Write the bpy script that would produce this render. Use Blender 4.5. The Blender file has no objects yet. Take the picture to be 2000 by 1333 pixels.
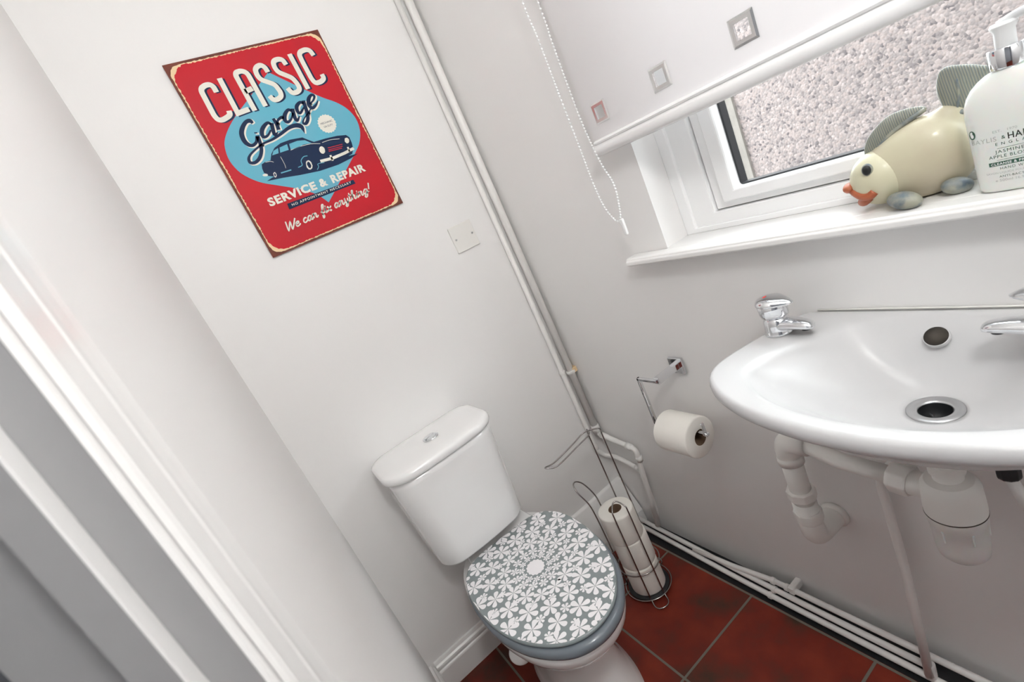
import bpy, bmesh, math, random
from mathutils import Vector, Matrix
PI = math.pi
random.seed(7)
SC = bpy.context.scene
COL = SC.collection

# ------------------------------------------------------------------ camera
cam_d = bpy.data.cameras.new('camera')
cam = bpy.data.objects.new('camera', cam_d)
COL.objects.link(cam)
SC.camera = cam
RX = Vector((0.489438, 0.771020, -0.407404))
RY = Vector((0.032500, -0.482989, -0.875023))
RZ = Vector((-0.871432, 0.415029, -0.261451))
mw = Matrix.Identity(4)
for i in range(3):
    mw[i][0] = RX[i]; mw[i][1] = -RY[i]; mw[i][2] = -RZ[i]
mw.translation = Vector((1.41594, -0.84255, 1.28183))
cam.matrix_world = mw
cam_d.sensor_width = 36.0
cam_d.lens = 959.84 * 36.0 / 2000.0
cam_d.clip_start = 0.01
cam_d.dof.use_dof = True
cam_d.dof.focus_distance = 1.35
cam_d.dof.aperture_fstop = 11

# ------------------------------------------------------------------ world, lights, exposure
W = bpy.data.worlds.new('overcast_sky')
SC.world = W
W.use_nodes = True
bg = W.node_tree.nodes['Background']
bg.inputs[0].default_value = (0.93, 0.97, 1.0, 1)
bg.inputs[1].default_value = 5.0
SC.view_settings.view_transform = 'Standard'
SC.view_settings.look = 'None'
SC.view_settings.gamma = 1.0
SC.view_settings.exposure = 1.0
SC.view_settings.use_curve_mapping = False
SC.cycles.use_denoising = True
SC.cycles.max_bounces = 12
SC.cycles.diffuse_bounces = 8
SC.cycles.glossy_bounces = 5
SC.cycles.transmission_bounces = 8
SC.cycles.caustics_reflective = False
SC.cycles.caustics_refractive = False
SC.cycles.sample_clamp_indirect = 6.0

FILL_LAMP_W = 3.6        # unseen round ceiling lamp, added as fill light
FILL_LAMP_POS = (1.20, -0.46, 2.36)
FILL_GLOBE_W = 33.0       # unseen globe pendant behind the camera, added to light back wall and cistern
FILL_GLOBE_POS = (1.62, -0.70, 1.90)

def portal(name, loc, rot, sx, sy):
    d = bpy.data.lights.new(name, 'AREA'); d.shape = 'RECTANGLE'; d.size = sx; d.size_y = sy
    d.cycles.is_portal = True
    o = bpy.data.objects.new(name, d); COL.objects.link(o); o.location = loc; o.rotation_euler = rot
    return o
portal('window_daylight_portal', (1.05, 0.27, 1.49), (math.radians(-90), 0, 0), 0.92, 0.94)

# ------------------------------------------------------------------ materials
def mat(name, col, rough=0.5, metal=0.0, bump=None, trans=0.0, coat=0.0, noise=None, spec=0.5, sheen=0.0, ior=1.5, sss=0.0):
    m = bpy.data.materials.new(name); m.use_nodes = True
    nt = m.node_tree; b = nt.nodes['Principled BSDF']
    b.inputs['Base Color'].default_value = (*col, 1)
    b.inputs['Roughness'].default_value = rough
    b.inputs['Metallic'].default_value = metal
    b.inputs['Transmission Weight'].default_value = trans
    b.inputs['Coat Weight'].default_value = coat
    b.inputs['Specular IOR Level'].default_value = spec
    b.inputs['IOR'].default_value = ior
    if sss:
        b.inputs['Subsurface Weight'].default_value = sss
        b.inputs['Subsurface Scale'].default_value = 0.01
    tc = nt.nodes.new('ShaderNodeTexCoord')
    if noise:
        sc, amt, col2 = noise
        n = nt.nodes.new('ShaderNodeTexNoise'); n.inputs['Scale'].default_value = sc; n.inputs['Detail'].default_value = 6
        nt.links.new(tc.outputs['Object'], n.inputs['Vector'])
        r = nt.nodes.new('ShaderNodeMapRange'); r.inputs[1].default_value = 0.5 - amt; r.inputs[2].default_value = 0.5 + amt
        nt.links.new(n.outputs[0], r.inputs[0])
        mx = nt.nodes.new('ShaderNodeMix'); mx.data_type = 'RGBA'
        mx.inputs[6].default_value = (*col, 1); mx.inputs[7].default_value = (*col2, 1)
        nt.links.new(r.outputs[0], mx.inputs[0]); nt.links.new(mx.outputs[2], b.inputs['Base Color'])
    if bump:
        sc, st, dist = bump
        n = nt.nodes.new('ShaderNodeTexNoise'); n.inputs['Scale'].default_value = sc; n.inputs['Detail'].default_value = 5
        nt.links.new(tc.outputs['Object'], n.inputs['Vector'])
        bp = nt.nodes.new('ShaderNodeBump'); bp.inputs['Strength'].default_value = st; bp.inputs['Distance'].default_value = dist
        nt.links.new(n.outputs[0], bp.inputs['Height']); nt.links.new(bp.outputs[0], b.inputs['Normal'])
    return m

M = {}
M['wall'] = mat('painted_wall', (0.80, 0.791, 0.783), 0.55, bump=(60, 0.12, 0.002))
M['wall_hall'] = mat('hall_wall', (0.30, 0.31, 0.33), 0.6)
M['ceiling'] = mat('ceiling_paint', (0.85, 0.85, 0.84), 0.8)
M['gloss'] = mat('white_gloss_paint', (0.80, 0.795, 0.785), 0.28, bump=(25, 0.05, 0.002), coat=0.2)
M['jamb'] = mat('brushed_shade_grey', (0.27, 0.267, 0.272), 0.35, bump=(90, 0.25, 0.001))  # grey puts the shade on jamb and stop into their colour
M['door_shade_grey'] = mat('door_shade_paint', (0.075, 0.08, 0.092), 0.5, bump=(60, 0.15, 0.001))  # dark grey carries the shade on the open door
M['pipe'] = mat('painted_pipe', (0.80, 0.79, 0.77), 0.35, bump=(120, 0.1, 0.001))
M['upvc'] = mat('white_upvc', (0.86, 0.86, 0.86), 0.22)
M['plastic'] = mat('white_plastic', (0.78, 0.765, 0.735), 0.32)
M['plastic_clear'] = mat('translucent_trap_plastic', (0.74, 0.735, 0.72), 0.3, sss=0.2)
M['dark_tone'] = mat('dark_brown_tone', (0.06, 0.05, 0.04), 0.8)  # flat dark tone for overflow hole, screw slots and trap seal ring
M['black'] = mat('black_rubber', (0.012, 0.013, 0.015), 0.5)
M['gasket'] = mat('black_gasket', (0.02, 0.022, 0.025), 0.35)
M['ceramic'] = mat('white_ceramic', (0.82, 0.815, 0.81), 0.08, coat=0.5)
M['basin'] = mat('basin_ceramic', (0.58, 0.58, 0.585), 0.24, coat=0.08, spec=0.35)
M['chrome'] = mat('chrome', (0.80, 0.81, 0.83), 0.06, 1.0)
M['wire'] = mat('polished_wire', (0.36, 0.34, 0.33), 0.18, 1.0)
M['eyelet'] = mat('satin_chrome_eyelet', (0.78, 0.78, 0.78), 0.2, 1.0)
M['steel'] = mat('brushed_steel', (0.62, 0.62, 0.63), 0.3, 1.0)
M['paper'] = mat('tissue_paper', (0.82, 0.795, 0.745), 0.95, bump=(260, 0.35, 0.001))
M['card'] = mat('brown_cardboard', (0.19, 0.12, 0.075), 0.9)
M['seat'] = mat('grey_seat', (0.155, 0.18, 0.205), 0.22, coat=0.3)
M['lid_grey'] = mat('lid_grey_ground', (0.23, 0.265, 0.27), 0.3, coat=0.15)
M['petal'] = mat('white_petal_print', (0.88, 0.86, 0.875), 0.25, coat=0.3)
M['tin_brown'] = mat('rusty_brown_edge', (0.20, 0.055, 0.035), 0.6, noise=(30, 0.2, (0.13, 0.045, 0.035)), spec=0.2)
M['tin_cream'] = mat('worn_cream', (0.80, 0.60, 0.36), 0.5, spec=0.2)
M['tin_red'] = mat('sign_red', (0.55, 0.012, 0.022), 0.5, noise=(9, 0.25, (0.46, 0.016, 0.028)), spec=0.2)
M['tin_blue'] = mat('sign_blue', (0.115, 0.44, 0.56), 0.5, noise=(14, 0.3, (0.15, 0.40, 0.53)), spec=0.2)
M['tin_navy'] = mat('sign_navy', (0.006, 0.020, 0.065), 0.5, spec=0.2)
M['tin_white'] = mat('sign_offwhite', (0.76, 0.74, 0.66), 0.4, spec=0.2)
M['fish'] = mat('cream_pottery', (0.52, 0.485, 0.345), 0.42, noise=(16, 0.15, (0.48, 0.42, 0.31)), coat=0.15)
M['fish_head'] = mat('pale_cream_pottery', (0.57, 0.545, 0.39), 0.42, coat=0.15)
M['fish_lip'] = mat('terracotta_lip', (0.38, 0.10, 0.04), 0.5, noise=(90, 0.15, (0.36, 0.09, 0.035)))
M['soap'] = mat('soap_bottle', (0.72, 0.735, 0.71), 0.18, sss=0.3)
M['pump'] = mat('white_pump', (0.84, 0.85, 0.85), 0.25)
M['ink'] = mat('dark_green_ink', (0.03, 0.10, 0.065), 0.5)
M['ink_black'] = mat('black_ink', (0.02, 0.025, 0.02), 0.4)
M['ink_pale'] = mat('pale_silver_ink', (0.42, 0.45, 0.43), 0.3)
M['red_dot'] = mat('red_indicator', (0.7, 0.03, 0.02), 0.3)
M['emit'] = bpy.data.materials.new('fill_lamp_diffuser'); M['emit'].use_nodes = True
_b = M['emit'].node_tree.nodes['Principled BSDF']
_b.inputs['Base Color'].default_value = (0.9, 0.9, 0.88, 1)
_b.inputs['Emission Color'].default_value = (0.99, 0.99, 0.975, 1)
_b.inputs['Emission Strength'].default_value = FILL_LAMP_W

M['emit_globe'] = M['emit'].copy(); M['emit_globe'].name = 'fill_globe_glass'
M['emit_globe'].node_tree.nodes['Principled BSDF'].inputs['Emission Strength'].default_value = FILL_GLOBE_W
def add_wave(m, scale, axis, c1, c2, dist=1.5, bump=0.3, rot=(0, 0, 0)):
    nt = m.node_tree; b = nt.nodes['Principled BSDF']
    tc = nt.nodes.new('ShaderNodeTexCoord'); mp = nt.nodes.new('ShaderNodeMapping')
    mp.inputs['Rotation'].default_value = rot
    w = nt.nodes.new('ShaderNodeTexWave'); w.bands_direction = axis
    w.inputs['Scale'].default_value = scale; w.inputs['Distortion'].default_value = dist; w.inputs['Detail'].default_value = 2
    nt.links.new(tc.outputs['Object'], mp.inputs[0]); nt.links.new(mp.outputs[0], w.inputs['Vector'])
    mx = nt.nodes.new('ShaderNodeMix'); mx.data_type = 'RGBA'
    mx.inputs[6].default_value = (*c1, 1); mx.inputs[7].default_value = (*c2, 1)
    nt.links.new(w.outputs[1], mx.inputs[0]); nt.links.new(mx.outputs[2], b.inputs['Base Color'])
    bp = nt.nodes.new('ShaderNodeBump'); bp.inputs['Strength'].default_value = bump; bp.inputs['Distance'].default_value = 0.001
    nt.links.new(w.outputs[1], bp.inputs['Height']); nt.links.new(bp.outputs[0], b.inputs['Normal'])
M['fin'] = mat('grey_blue_fin', (0.3, 0.33, 0.33), 0.45)
add_wave(M['fin'], 120, 'X', (0.29, 0.285, 0.22), (0.15, 0.175, 0.17), 0.6, 0.4, (0, 0.12, 0))
M['fin_edge'] = mat('blue_grey_glaze', (0.10, 0.13, 0.16), 0.4, noise=(55, 0.12, (0.30, 0.30, 0.24)))

# glass
g = bpy.data.materials.new('window_glass'); g.use_nodes = True
nt = g.node_tree; nt.nodes.clear()
o_ = nt.nodes.new('ShaderNodeOutputMaterial'); t_ = nt.nodes.new('ShaderNodeBsdfTransparent'); gl = nt.nodes.new('ShaderNodeBsdfGlossy')
gl.inputs['Roughness'].default_value = 0.02; t_.inputs[0].default_value = (0.95, 0.965, 0.96, 1)
lw = nt.nodes.new('ShaderNodeLayerWeight'); pw = nt.nodes.new('ShaderNodeMath'); pw.operation = 'POWER'; pw.inputs[1].default_value = 5.0
nt.links.new(lw.outputs['Facing'], pw.inputs[0])
fr = nt.nodes.new('ShaderNodeMath'); fr.operation = 'MULTIPLY_ADD'; fr.inputs[1].default_value = 0.9; fr.inputs[2].default_value = 0.035
nt.links.new(pw.outputs[0], fr.inputs[0])
ms = nt.nodes.new('ShaderNodeMixShader')
nt.links.new(fr.outputs[0], ms.inputs[0]); nt.links.new(t_.outputs[0], ms.inputs[1]); nt.links.new(gl.outputs[0], ms.inputs[2])
nt.links.new(ms.outputs[0], o_.inputs[0]); M['glass'] = g

# blind fabric: diffuse plus translucent
g = bpy.data.materials.new('blind_fabric'); g.use_nodes = True
nt = g.node_tree; nt.nodes.clear()
o_ = nt.nodes.new('ShaderNodeOutputMaterial'); d_ = nt.nodes.new('ShaderNodeBsdfDiffuse'); t_ = nt.nodes.new('ShaderNodeBsdfTranslucent')
d_.inputs[0].default_value = (0.82, 0.80, 0.80, 1); t_.inputs[0].default_value = (0.80, 0.79, 0.80, 1)
ms = nt.nodes.new('ShaderNodeMixShader'); ms.inputs[0].default_value = 0.36
nt.links.new(d_.outputs[0], ms.inputs[1]); nt.links.new(t_.outputs[0], ms.inputs[2]); nt.links.new(ms.outputs[0], o_.inputs[0])
M['blind'] = g

# pebbledash
g = mat('pebbledash', (0.5, 0.45, 0.44), 0.9); nt = g.node_tree; b = nt.nodes['Principled BSDF']
tc = nt.nodes.new('ShaderNodeTexCoord')
v = nt.nodes.new('ShaderNodeTexVoronoi'); v.inputs['Scale'].default_value = 105
nt.links.new(tc.outputs['Object'], v.inputs['Vector'])
cr = nt.nodes.new('ShaderNodeValToRGB')
sp = nt.nodes.new('ShaderNodeSeparateColor'); nt.links.new(v.outputs['Color'], sp.inputs[0]); nt.links.new(sp.outputs[0], cr.inputs[0])
e = cr.color_ramp.elements
e[0].position = 0.0; e[0].color = (0.050, 0.042, 0.044, 1); e[1].position = 1.0; e[1].color = (0.195, 0.165, 0.158, 1)
for p_, c_ in ((0.12, (0.105, 0.088, 0.086, 1)), (0.45, (0.140, 0.119, 0.115, 1)), (0.75, (0.158, 0.127, 0.119, 1))):
    q = e.new(p_); q.color = c_
nt.links.new(cr.outputs[0], b.inputs['Base Color'])
bp = nt.nodes.new('ShaderNodeBump'); bp.inputs['Strength'].default_value = 0.7; bp.inputs['Distance'].default_value = 0.006; bp.invert = True
nt.links.new(v.outputs[0], bp.inputs['Height']); nt.links.new(bp.outputs[0], b.inputs['Normal'])
M['pebble'] = g
M['render'] = mat('smooth_render_band', (0.125, 0.112, 0.100), 0.9, bump=(60, 0.5, 0.004), noise=(20, 0.2, (0.10, 0.09, 0.08)))
M['ground'] = mat('concrete_path', (0.42, 0.41, 0.40), 0.9, noise=(5, 0.2, (0.34, 0.33, 0.32)))

# terracotta tiles with grey grout, laid out in world metres
g = mat('terracotta_tiles', (0.25, 0.04, 0.02), 0.5, spec=0.25); nt = g.node_tree; b = nt.nodes['Principled BSDF']
tc = nt.nodes.new('ShaderNodeTexCoord'); mp = nt.nodes.new('ShaderNodeMapping')
mp.inputs['Location'].default_value = (-0.244 + 0.0035, 0.388 + 0.0035, 0)
nt.links.new(tc.outputs['Object'], mp.inputs[0])
br = nt.nodes.new('ShaderNodeTexBrick'); br.offset = 0.0; br.squash = 1.0
br.inputs['Scale'].default_value = 1.0; br.inputs['Brick Width'].default_value = 0.312; br.inputs['Row Height'].default_value = 0.3075
br.inputs['Mortar Size'].default_value = 0.0035; br.inputs['Mortar Smooth'].default_value = 0.15
br.inputs['Color1'].default_value = (1, 1, 1, 1); br.inputs['Color2'].default_value = (0.55, 0.55, 0.55, 1); br.inputs['Mortar'].default_value = (0, 0, 0, 1)
nt.links.new(mp.outputs[0], br.inputs['Vector'])
n1 = nt.nodes.new('ShaderNodeTexNoise'); n1.inputs['Scale'].default_value = 7; n1.inputs['Detail'].default_value = 5
nt.links.new(tc.outputs['Object'], n1.inputs['Vector'])
cr = nt.nodes.new('ShaderNodeValToRGB'); e = cr.color_ramp.elements
e[0].position = 0.30; e[0].color = (0.055, 0.032, 0.020, 1); e[1].position = 0.72; e[1].color = (0.235, 0.034, 0.015, 1)
q = e.new(0.5); q.color = (0.165, 0.022, 0.012, 1)
nt.links.new(n1.outputs[0], cr.inputs[0])
mu = nt.nodes.new('ShaderNodeMix'); mu.data_type = 'RGBA'; mu.blend_type = 'MULTIPLY'; mu.inputs[0].default_value = 0.8
nt.links.new(cr.outputs[0], mu.inputs[6]); nt.links.new(br.outputs[0], mu.inputs[7])
mx = nt.nodes.new('ShaderNodeMix'); mx.data_type = 'RGBA'; mx.inputs[7].default_value = (0.16, 0.145, 0.12, 1)
nt.links.new(br.outputs[1], mx.inputs[0]); nt.links.new(mu.outputs[2], mx.inputs[6]); nt.links.new(mx.outputs[2], b.inputs['Base Color'])
bp = nt.nodes.new('ShaderNodeBump'); bp.inputs['Strength'].default_value = 0.6; bp.inputs['Distance'].default_value = 0.003; bp.invert = True
nt.links.new(br.outputs[1], bp.inputs['Height']); nt.links.new(bp.outputs[0], b.inputs['Normal'])
M['tiles'] = g

# ------------------------------------------------------------------ mesh helpers
class MB:
    def __init__(s): s.v = []; s.f = []; s.m = []; s.sm = []
    def add(s, vs, fs, mi=0, smooth=False):
        n = len(s.v); s.v += [tuple(p) for p in vs]
        for f in fs:
            s.f.append(tuple(i + n for i in f)); s.m.append(mi); s.sm.append(smooth)
        return s
    def box(s, x0, x1, y0, y1, z0, z1, mi=0):
        vs = [(x, y, z) for x in (x0, x1) for y in (y0, y1) for z in (z0, z1)]
        return s.add(vs, [(0, 1, 3, 2), (4, 6, 7, 5), (0, 4, 5, 1), (2, 3, 7, 6), (0, 2, 6, 4), (1, 5, 7, 3)], mi)
    def loft(s, rings, mi=0, cap0=True, cap1=True, smooth=True, closed=True):
        n = len(rings[0]); vs = [p for r in rings for p in r]; fs = []
        for i in range(len(rings) - 1):
            for j in range(n if closed else n - 1):
                k = (j + 1) % n
                fs.append((i * n + j, i * n + k, (i + 1) * n + k, (i + 1) * n + j))
        if cap0: fs.append(tuple(range(n))[::-1])
        if cap1: fs.append(tuple(range((len(rings) - 1) * n, len(rings) * n)))
        return s.add(vs, fs, mi, smooth)
    def lathe(s, prof, c=(0, 0, 0), axis=(0, 0, 1), n=40, mi=0, cap0=True, cap1=True, smooth=True):
        ax = Vector(axis).normalized(); a = ax.orthogonal().normalized(); b = ax.cross(a); c = Vector(c)
        rings = [[c + ax * h + (a * math.cos(t) + b * math.sin(t)) * max(r, 1e-5) for t in [2 * PI * k / n for k in range(n)]] for r, h in prof]
        return s.loft(rings, mi, cap0, cap1, smooth)
    def tube(s, pts, r, n=12, mi=0, sub=0, closed=False, cap=True):
        P = [Vector(p) for p in pts]
        if sub: P = catmull(P, sub, closed)
        m = len(P); rings = []; T = []
        for i in range(m):
            a = P[(i - 1) % m] if (closed or i > 0) else P[0]
            b = P[(i + 1) % m] if (closed or i < m - 1) else P[-1]
            T.append((b - a).normalized())
        u = T[0].orthogonal().normalized()
        for i in range(m):
            u = (u - T[i] * u.dot(T[i]))
            u = u.normalized() if u.length > 1e-6 else T[i].orthogonal().normalized()
            w = T[i].cross(u)
            rr = r[i] if isinstance(r, (list, tuple)) and not sub else (r if not isinstance(r, (list, tuple)) else r[0])
            rings.append([P[i] + (u * math.cos(t) + w * math.sin(t)) * rr for t in [2 * PI * k / n for k in range(n)]])
        if closed: rings.append(rings[0])
        return s.loft(rings, mi, cap and not closed, cap and not closed)
    def ball(s, c, r, n=20, mi=0, R=None):
        c = Vector(c); r = Vector(r if isinstance(r, (tuple, list)) else (r, r, r)); rings = []
        for i in range(n // 2 + 1):
            th = PI * i / (n // 2); q = []
            for j in range(n):
                ph = 2 * PI * j / n
                v = Vector((math.sin(th) * math.cos(ph) * r.x, math.sin(th) * math.sin(ph) * r.y, math.cos(th) * r.z))
                if th in (0, PI): v = Vector((1e-5 * math.cos(ph), 1e-5 * math.sin(ph), math.cos(th) * r.z))
                if R: v = R @ v
                q.append(c + v)
            rings.append(q)
        return s.loft(rings, mi, True, True)
    def prism(s, poly, d, mi=0, smooth=False):      # poly: 3-D points, d: extrusion vector
        n = len(poly); d = Vector(d); A = [Vector(p) for p in poly]
        vs = A + [p + d for p in A]
        fs = [tuple(range(n))[::-1], tuple(range(n, 2 * n))] + [(j, (j + 1) % n, n + (j + 1) % n, n + j) for j in range(n)]
        return s.add(vs, fs, mi, smooth)
    def build(s, name, mats, parent=None, bevel=0, seg=2, weld=False, auto=None):
        me = bpy.data.meshes.new(name); me.from_pydata(s.v, [], s.f)
        for k in (mats if isinstance(mats, (list, tuple)) else [mats]): me.materials.append(M[k])
        for p, i, q in zip(me.polygons, s.m, s.sm): p.material_index = i; p.use_smooth = q
        bm = bmesh.new(); bm.from_mesh(me)
        if weld: bmesh.ops.remove_doubles(bm, verts=bm.verts, dist=1e-5)
        bmesh.ops.recalc_face_normals(bm, faces=bm.faces)
        if auto:
            for e in bm.edges:
                if len(e.link_faces) == 2 and e.calc_face_angle(0) > math.radians(auto): e.smooth = False
        bm.to_mesh(me); bm.free(); me.validate(); me.update()
        o = bpy.data.objects.new(name, me); COL.objects.link(o)
        if parent is not None: o.parent = parent
        if bevel:
            b = o.modifiers.new('bevel', 'BEVEL'); b.width = bevel; b.segments = seg; b.limit_method = 'ANGLE'
            b.harden_normals = False
        return o

def catmull(P, sub, closed=False):
    P = [Vector(p) for p in P]; n = len(P); out = []
    for i in range(n if closed else n - 1):
        p1, p2 = P[i], P[(i + 1) % n]
        p0 = P[(i - 1) % n] if (closed or i > 0) else p1 * 2 - p2
        p3 = P[(i + 2) % n] if (closed or i + 2 < n) else p2 * 2 - p1
        for k in range(sub):
            t = k / sub
            out.append(0.5 * ((2 * p1) + (p2 - p0) * t + (2 * p0 - 5 * p1 + 4 * p2 - p3) * t * t + (3 * p1 - p0 - 3 * p2 + p3) * t ** 3))
    if not closed: out.append(P[-1])
    return out

def rounded(path, r, k=6):          # polyline with its corners rounded by radius r
    P = [Vector(p) for p in path]; out = [P[0]]
    for i in range(1, len(P) - 1):
        a, b, c = P[i - 1], P[i], P[i + 1]
        d1 = (a - b).normalized(); d2 = (c - b).normalized(); q = min(r, (a - b).length * .49, (c - b).length * .49)
        s, e = b + d1 * q, b + d2 * q
        for j in range(k + 1):
            t = j / k; out.append(s * (1 - t) ** 2 + b * 2 * t * (1 - t) + e * t * t)
    out.append(P[-1]); return out

def tag(o, label=None, cat=None, group=None, kind=None):
    if label: o['label'] = label
    if cat: o['category'] = cat
    if group: o['group'] = group
    if kind: o['kind'] = kind
    return o
def thing(name, loc, label=None, cat=None, group=None, kind=None):
    o = bpy.data.objects.new(name, None); COL.objects.link(o); o.empty_display_size = 0.05
    o.location = loc; return tag(o, label, cat, group, kind)
def part(mb, name, mats, root, **kw):    # geometry is written in world metres; the part sits under its root
    o = mb.build(name, mats, None, **kw); o.parent = root
    p = root; off = Vector((0, 0, 0))
    while p is not None: off += p.location; p = p.parent
    for v in o.data.vertices: v.co -= off
    return o
def struct(o): o['kind'] = 'structure'; return o
def re_origin(o, loc):
    loc = Vector(loc)
    for v in o.data.vertices: v.co -= loc
    o.location = loc; return o

def ribbon(mb, P, w, place, mi, sub=0):
    """flat stroke; P 2-D points, w width or list, place maps (u,v)->3-D"""
    if sub:
        Q = catmull([Vector((p[0], p[1], w[i] if isinstance(w, (list, tuple)) else w)) for i, p in enumerate(P)], sub)
        P = [(q.x, q.y) for q in Q]; w = [max(q.z, 0.02) for q in Q]
    n = len(P); L = []; R = []
    for i in range(n):
        p = Vector(P[i][:2]); a = Vector(P[max(i - 1, 0)][:2]); b = Vector(P[min(i + 1, n - 1)][:2])
        t1 = (p - a).normalized() if i > 0 else (b - p).normalized()
        t2 = (b - p).normalized() if i < n - 1 else t1
        nrm = Vector((-(t1 + t2).y, (t1 + t2).x)); nrm = nrm.normalized() if nrm.length > 1e-6 else Vector((-t1.y, t1.x))
        k = max(0.5, nrm.dot(Vector((-t1.y, t1.x)))); ww = (w[i] if isinstance(w, (list, tuple)) else w) / 2 / k
        L.append(p + nrm * ww); R.append(p - nrm * ww)
    vs = [place(q.x, q.y) for q in L + R]
    mb.add(vs, [(i, i + 1, n + i + 1, n + i) for i in range(n - 1)], mi)

_tc = {}
def text_geo(s, bold=0.0, space=1.0):
    key = (s, bold, space)
    if key in _tc: return _tc[key]
    cu = bpy.data.curves.new('t', 'FONT'); cu.body = s; cu.size = 1.0; cu.offset = bold; cu.space_character = space; cu.resolution_u = 3
    ob = bpy.data.objects.new('t', cu); COL.objects.link(ob)
    dg = bpy.context.evaluated_depsgraph_get(); ev = ob.evaluated_get(dg); me = ev.to_mesh()
    vs = [(v.co.x, v.co.y) for v in me.vertices]; fs = [tuple(p.vertices) for p in me.polygons]
    ev.to_mesh_clear(); bpy.data.objects.remove(ob); bpy.data.curves.remove(cu)
    _tc[key] = (vs, fs); return vs, fs
def text(mb, s, u0, v0, width, height, place, mi, bold=0.0, shear=0.0, space=1.0):
    """cap text with its baseline start at (u0,v0), squeezed to width and cap height"""
    vs, fs = text_geo(s, bold, space)
    x0 = min(v[0] for v in vs); x1 = max(v[0] for v in vs); cap = 0.73
    q = [(u0 + (x - x0) / (x1 - x0) * width + y / cap * height * shear, v0 + y / cap * height) for x, y in vs]
    mb.add([place(a, b) for a, b in q], fs, mi)

# =================================================================== SETTING
WY = -0.8985      # left wall plane
XE = 2.00         # far end wall
H = 2.40
DX = 1.207        # door jamb plane
WX0, WX1, WZ0, WZ1 = 0.605, 1.50, 1.03, 1.95    # window opening

f = MB(); f.box(-0.12, 2.6, -2.3, -0.080, -0.1, 0.0)
struct(f.build('floor', 'tiles'))
f = MB(); f.box(-0.12, 2.6, -0.080, 0.0, -0.1, -0.012)
o = struct(f.build('trim_1', 'black')); o['label'] = 'dark open gap between the red tiles and the window wall'
struct(MB().box(-0.12, 2.6, -2.3, 0.25, H, H + 0.1).build('ceiling', 'ceiling'))
struct(MB().box(-0.12, 0.0, -1.02, 0.25, -0.1, H).build('wall_back', 'wall'))
w = MB()
w.box(0.0, WX0, 0.0, 0.25, -0.1, H); w.box(WX1, XE + .1, 0.0, 0.25, -0.1, H)
w.box(WX0, WX1, 0.0, 0.25, -0.1, WZ0 - 0.02); w.box(WX0, WX1, 0.0, 0.25, WZ1, H)
struct(w.build('wall_right', 'wall', weld=False))
w = MB(); w.box(0.0, DX - 0.03, -1.02, WY - .012, -0.1, H); w.box(DX - 0.03, 1.99, -1.02, WY - .012, 2.03, H); w.box(0.0, 1.1195, WY - .012, WY, -0.1, H); w.box(1.1195, 1.99, WY - .012, WY, 2.10, H)
struct(w.build('wall_left', 'wall'))
struct(MB().box(XE, XE + 0.1, -1.02, 0.0, -0.1, H).build('wall_front', 'wall'))
# hallway beyond the doorway
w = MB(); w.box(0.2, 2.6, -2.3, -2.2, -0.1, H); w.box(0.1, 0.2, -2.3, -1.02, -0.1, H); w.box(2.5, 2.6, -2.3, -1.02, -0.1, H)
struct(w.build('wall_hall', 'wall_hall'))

# door lining: jamb, stop and moulded architrave
def arch_poly(z0, z1, mb):
    # profile across the architrave: x from the jamb back along the wall, t its face relative to the plaster
    prof = [(1.2068, -.0025), (1.2065, -.0008), (1.2040, .0), (1.1995, -.0004), (1.1970, -.0028), (1.1900, -.0030), (1.1870, -.0008), (1.1835, .0004), (1.1790, -.0004), (1.1760, -.0022), (1.1660, -.0020), (1.1520, -.0012), (1.1495, -.0004), (1.1470, -.0012), (1.1380, -.0014), (1.1280, -.0006), (1.1210, .0004), (1.1195, -.001), (1.1195, -.012)]
    A = [(x, WY + t, z0) for x, t in prof]; B = [(x, y, z1) for x, y, z in A]
    mb.loft([A, B], smooth=False)
t = thing('trim_2', (DX, WY, 0), 'white moulded door architrave running past the left edge', kind='structure')
a = MB(); arch_poly(0, 2.10, a); part(a, 'architrave_upright', 'gloss', t, auto=20)
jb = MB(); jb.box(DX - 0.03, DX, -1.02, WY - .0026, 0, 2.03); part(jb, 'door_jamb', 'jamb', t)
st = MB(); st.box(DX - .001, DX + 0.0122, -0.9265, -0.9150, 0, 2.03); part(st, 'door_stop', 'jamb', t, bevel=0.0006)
st = MB(); st.box(DX + .0002, DX + 0.0125, -0.9152, -0.9142, 0, 2.03); part(st, 'lit_stop_edge', 'gloss', t)  # white strip paints in the lit edge of the stop
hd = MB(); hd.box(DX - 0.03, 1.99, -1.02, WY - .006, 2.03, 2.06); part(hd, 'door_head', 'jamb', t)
d = thing('door_1', (DX + 0.012, -0.955, 0), 'door with its shade put in as dark grey, opened out into the hall', kind='structure')
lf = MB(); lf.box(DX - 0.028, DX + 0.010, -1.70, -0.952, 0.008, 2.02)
part(lf, 'door_leaf', 'door_shade_grey', d, bevel=0.002)
hn = MB(); hn.lathe([(.026, 0), (.026, .006), (.012, .01), (.012, .03), (.026, .04), (.030, .055), (.022, .068), (0.001, .070)], (DX + .010, -1.64, 1.0), (1, 0, 0))
part(hn, 'door_knob', 'chrome', d)

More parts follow.
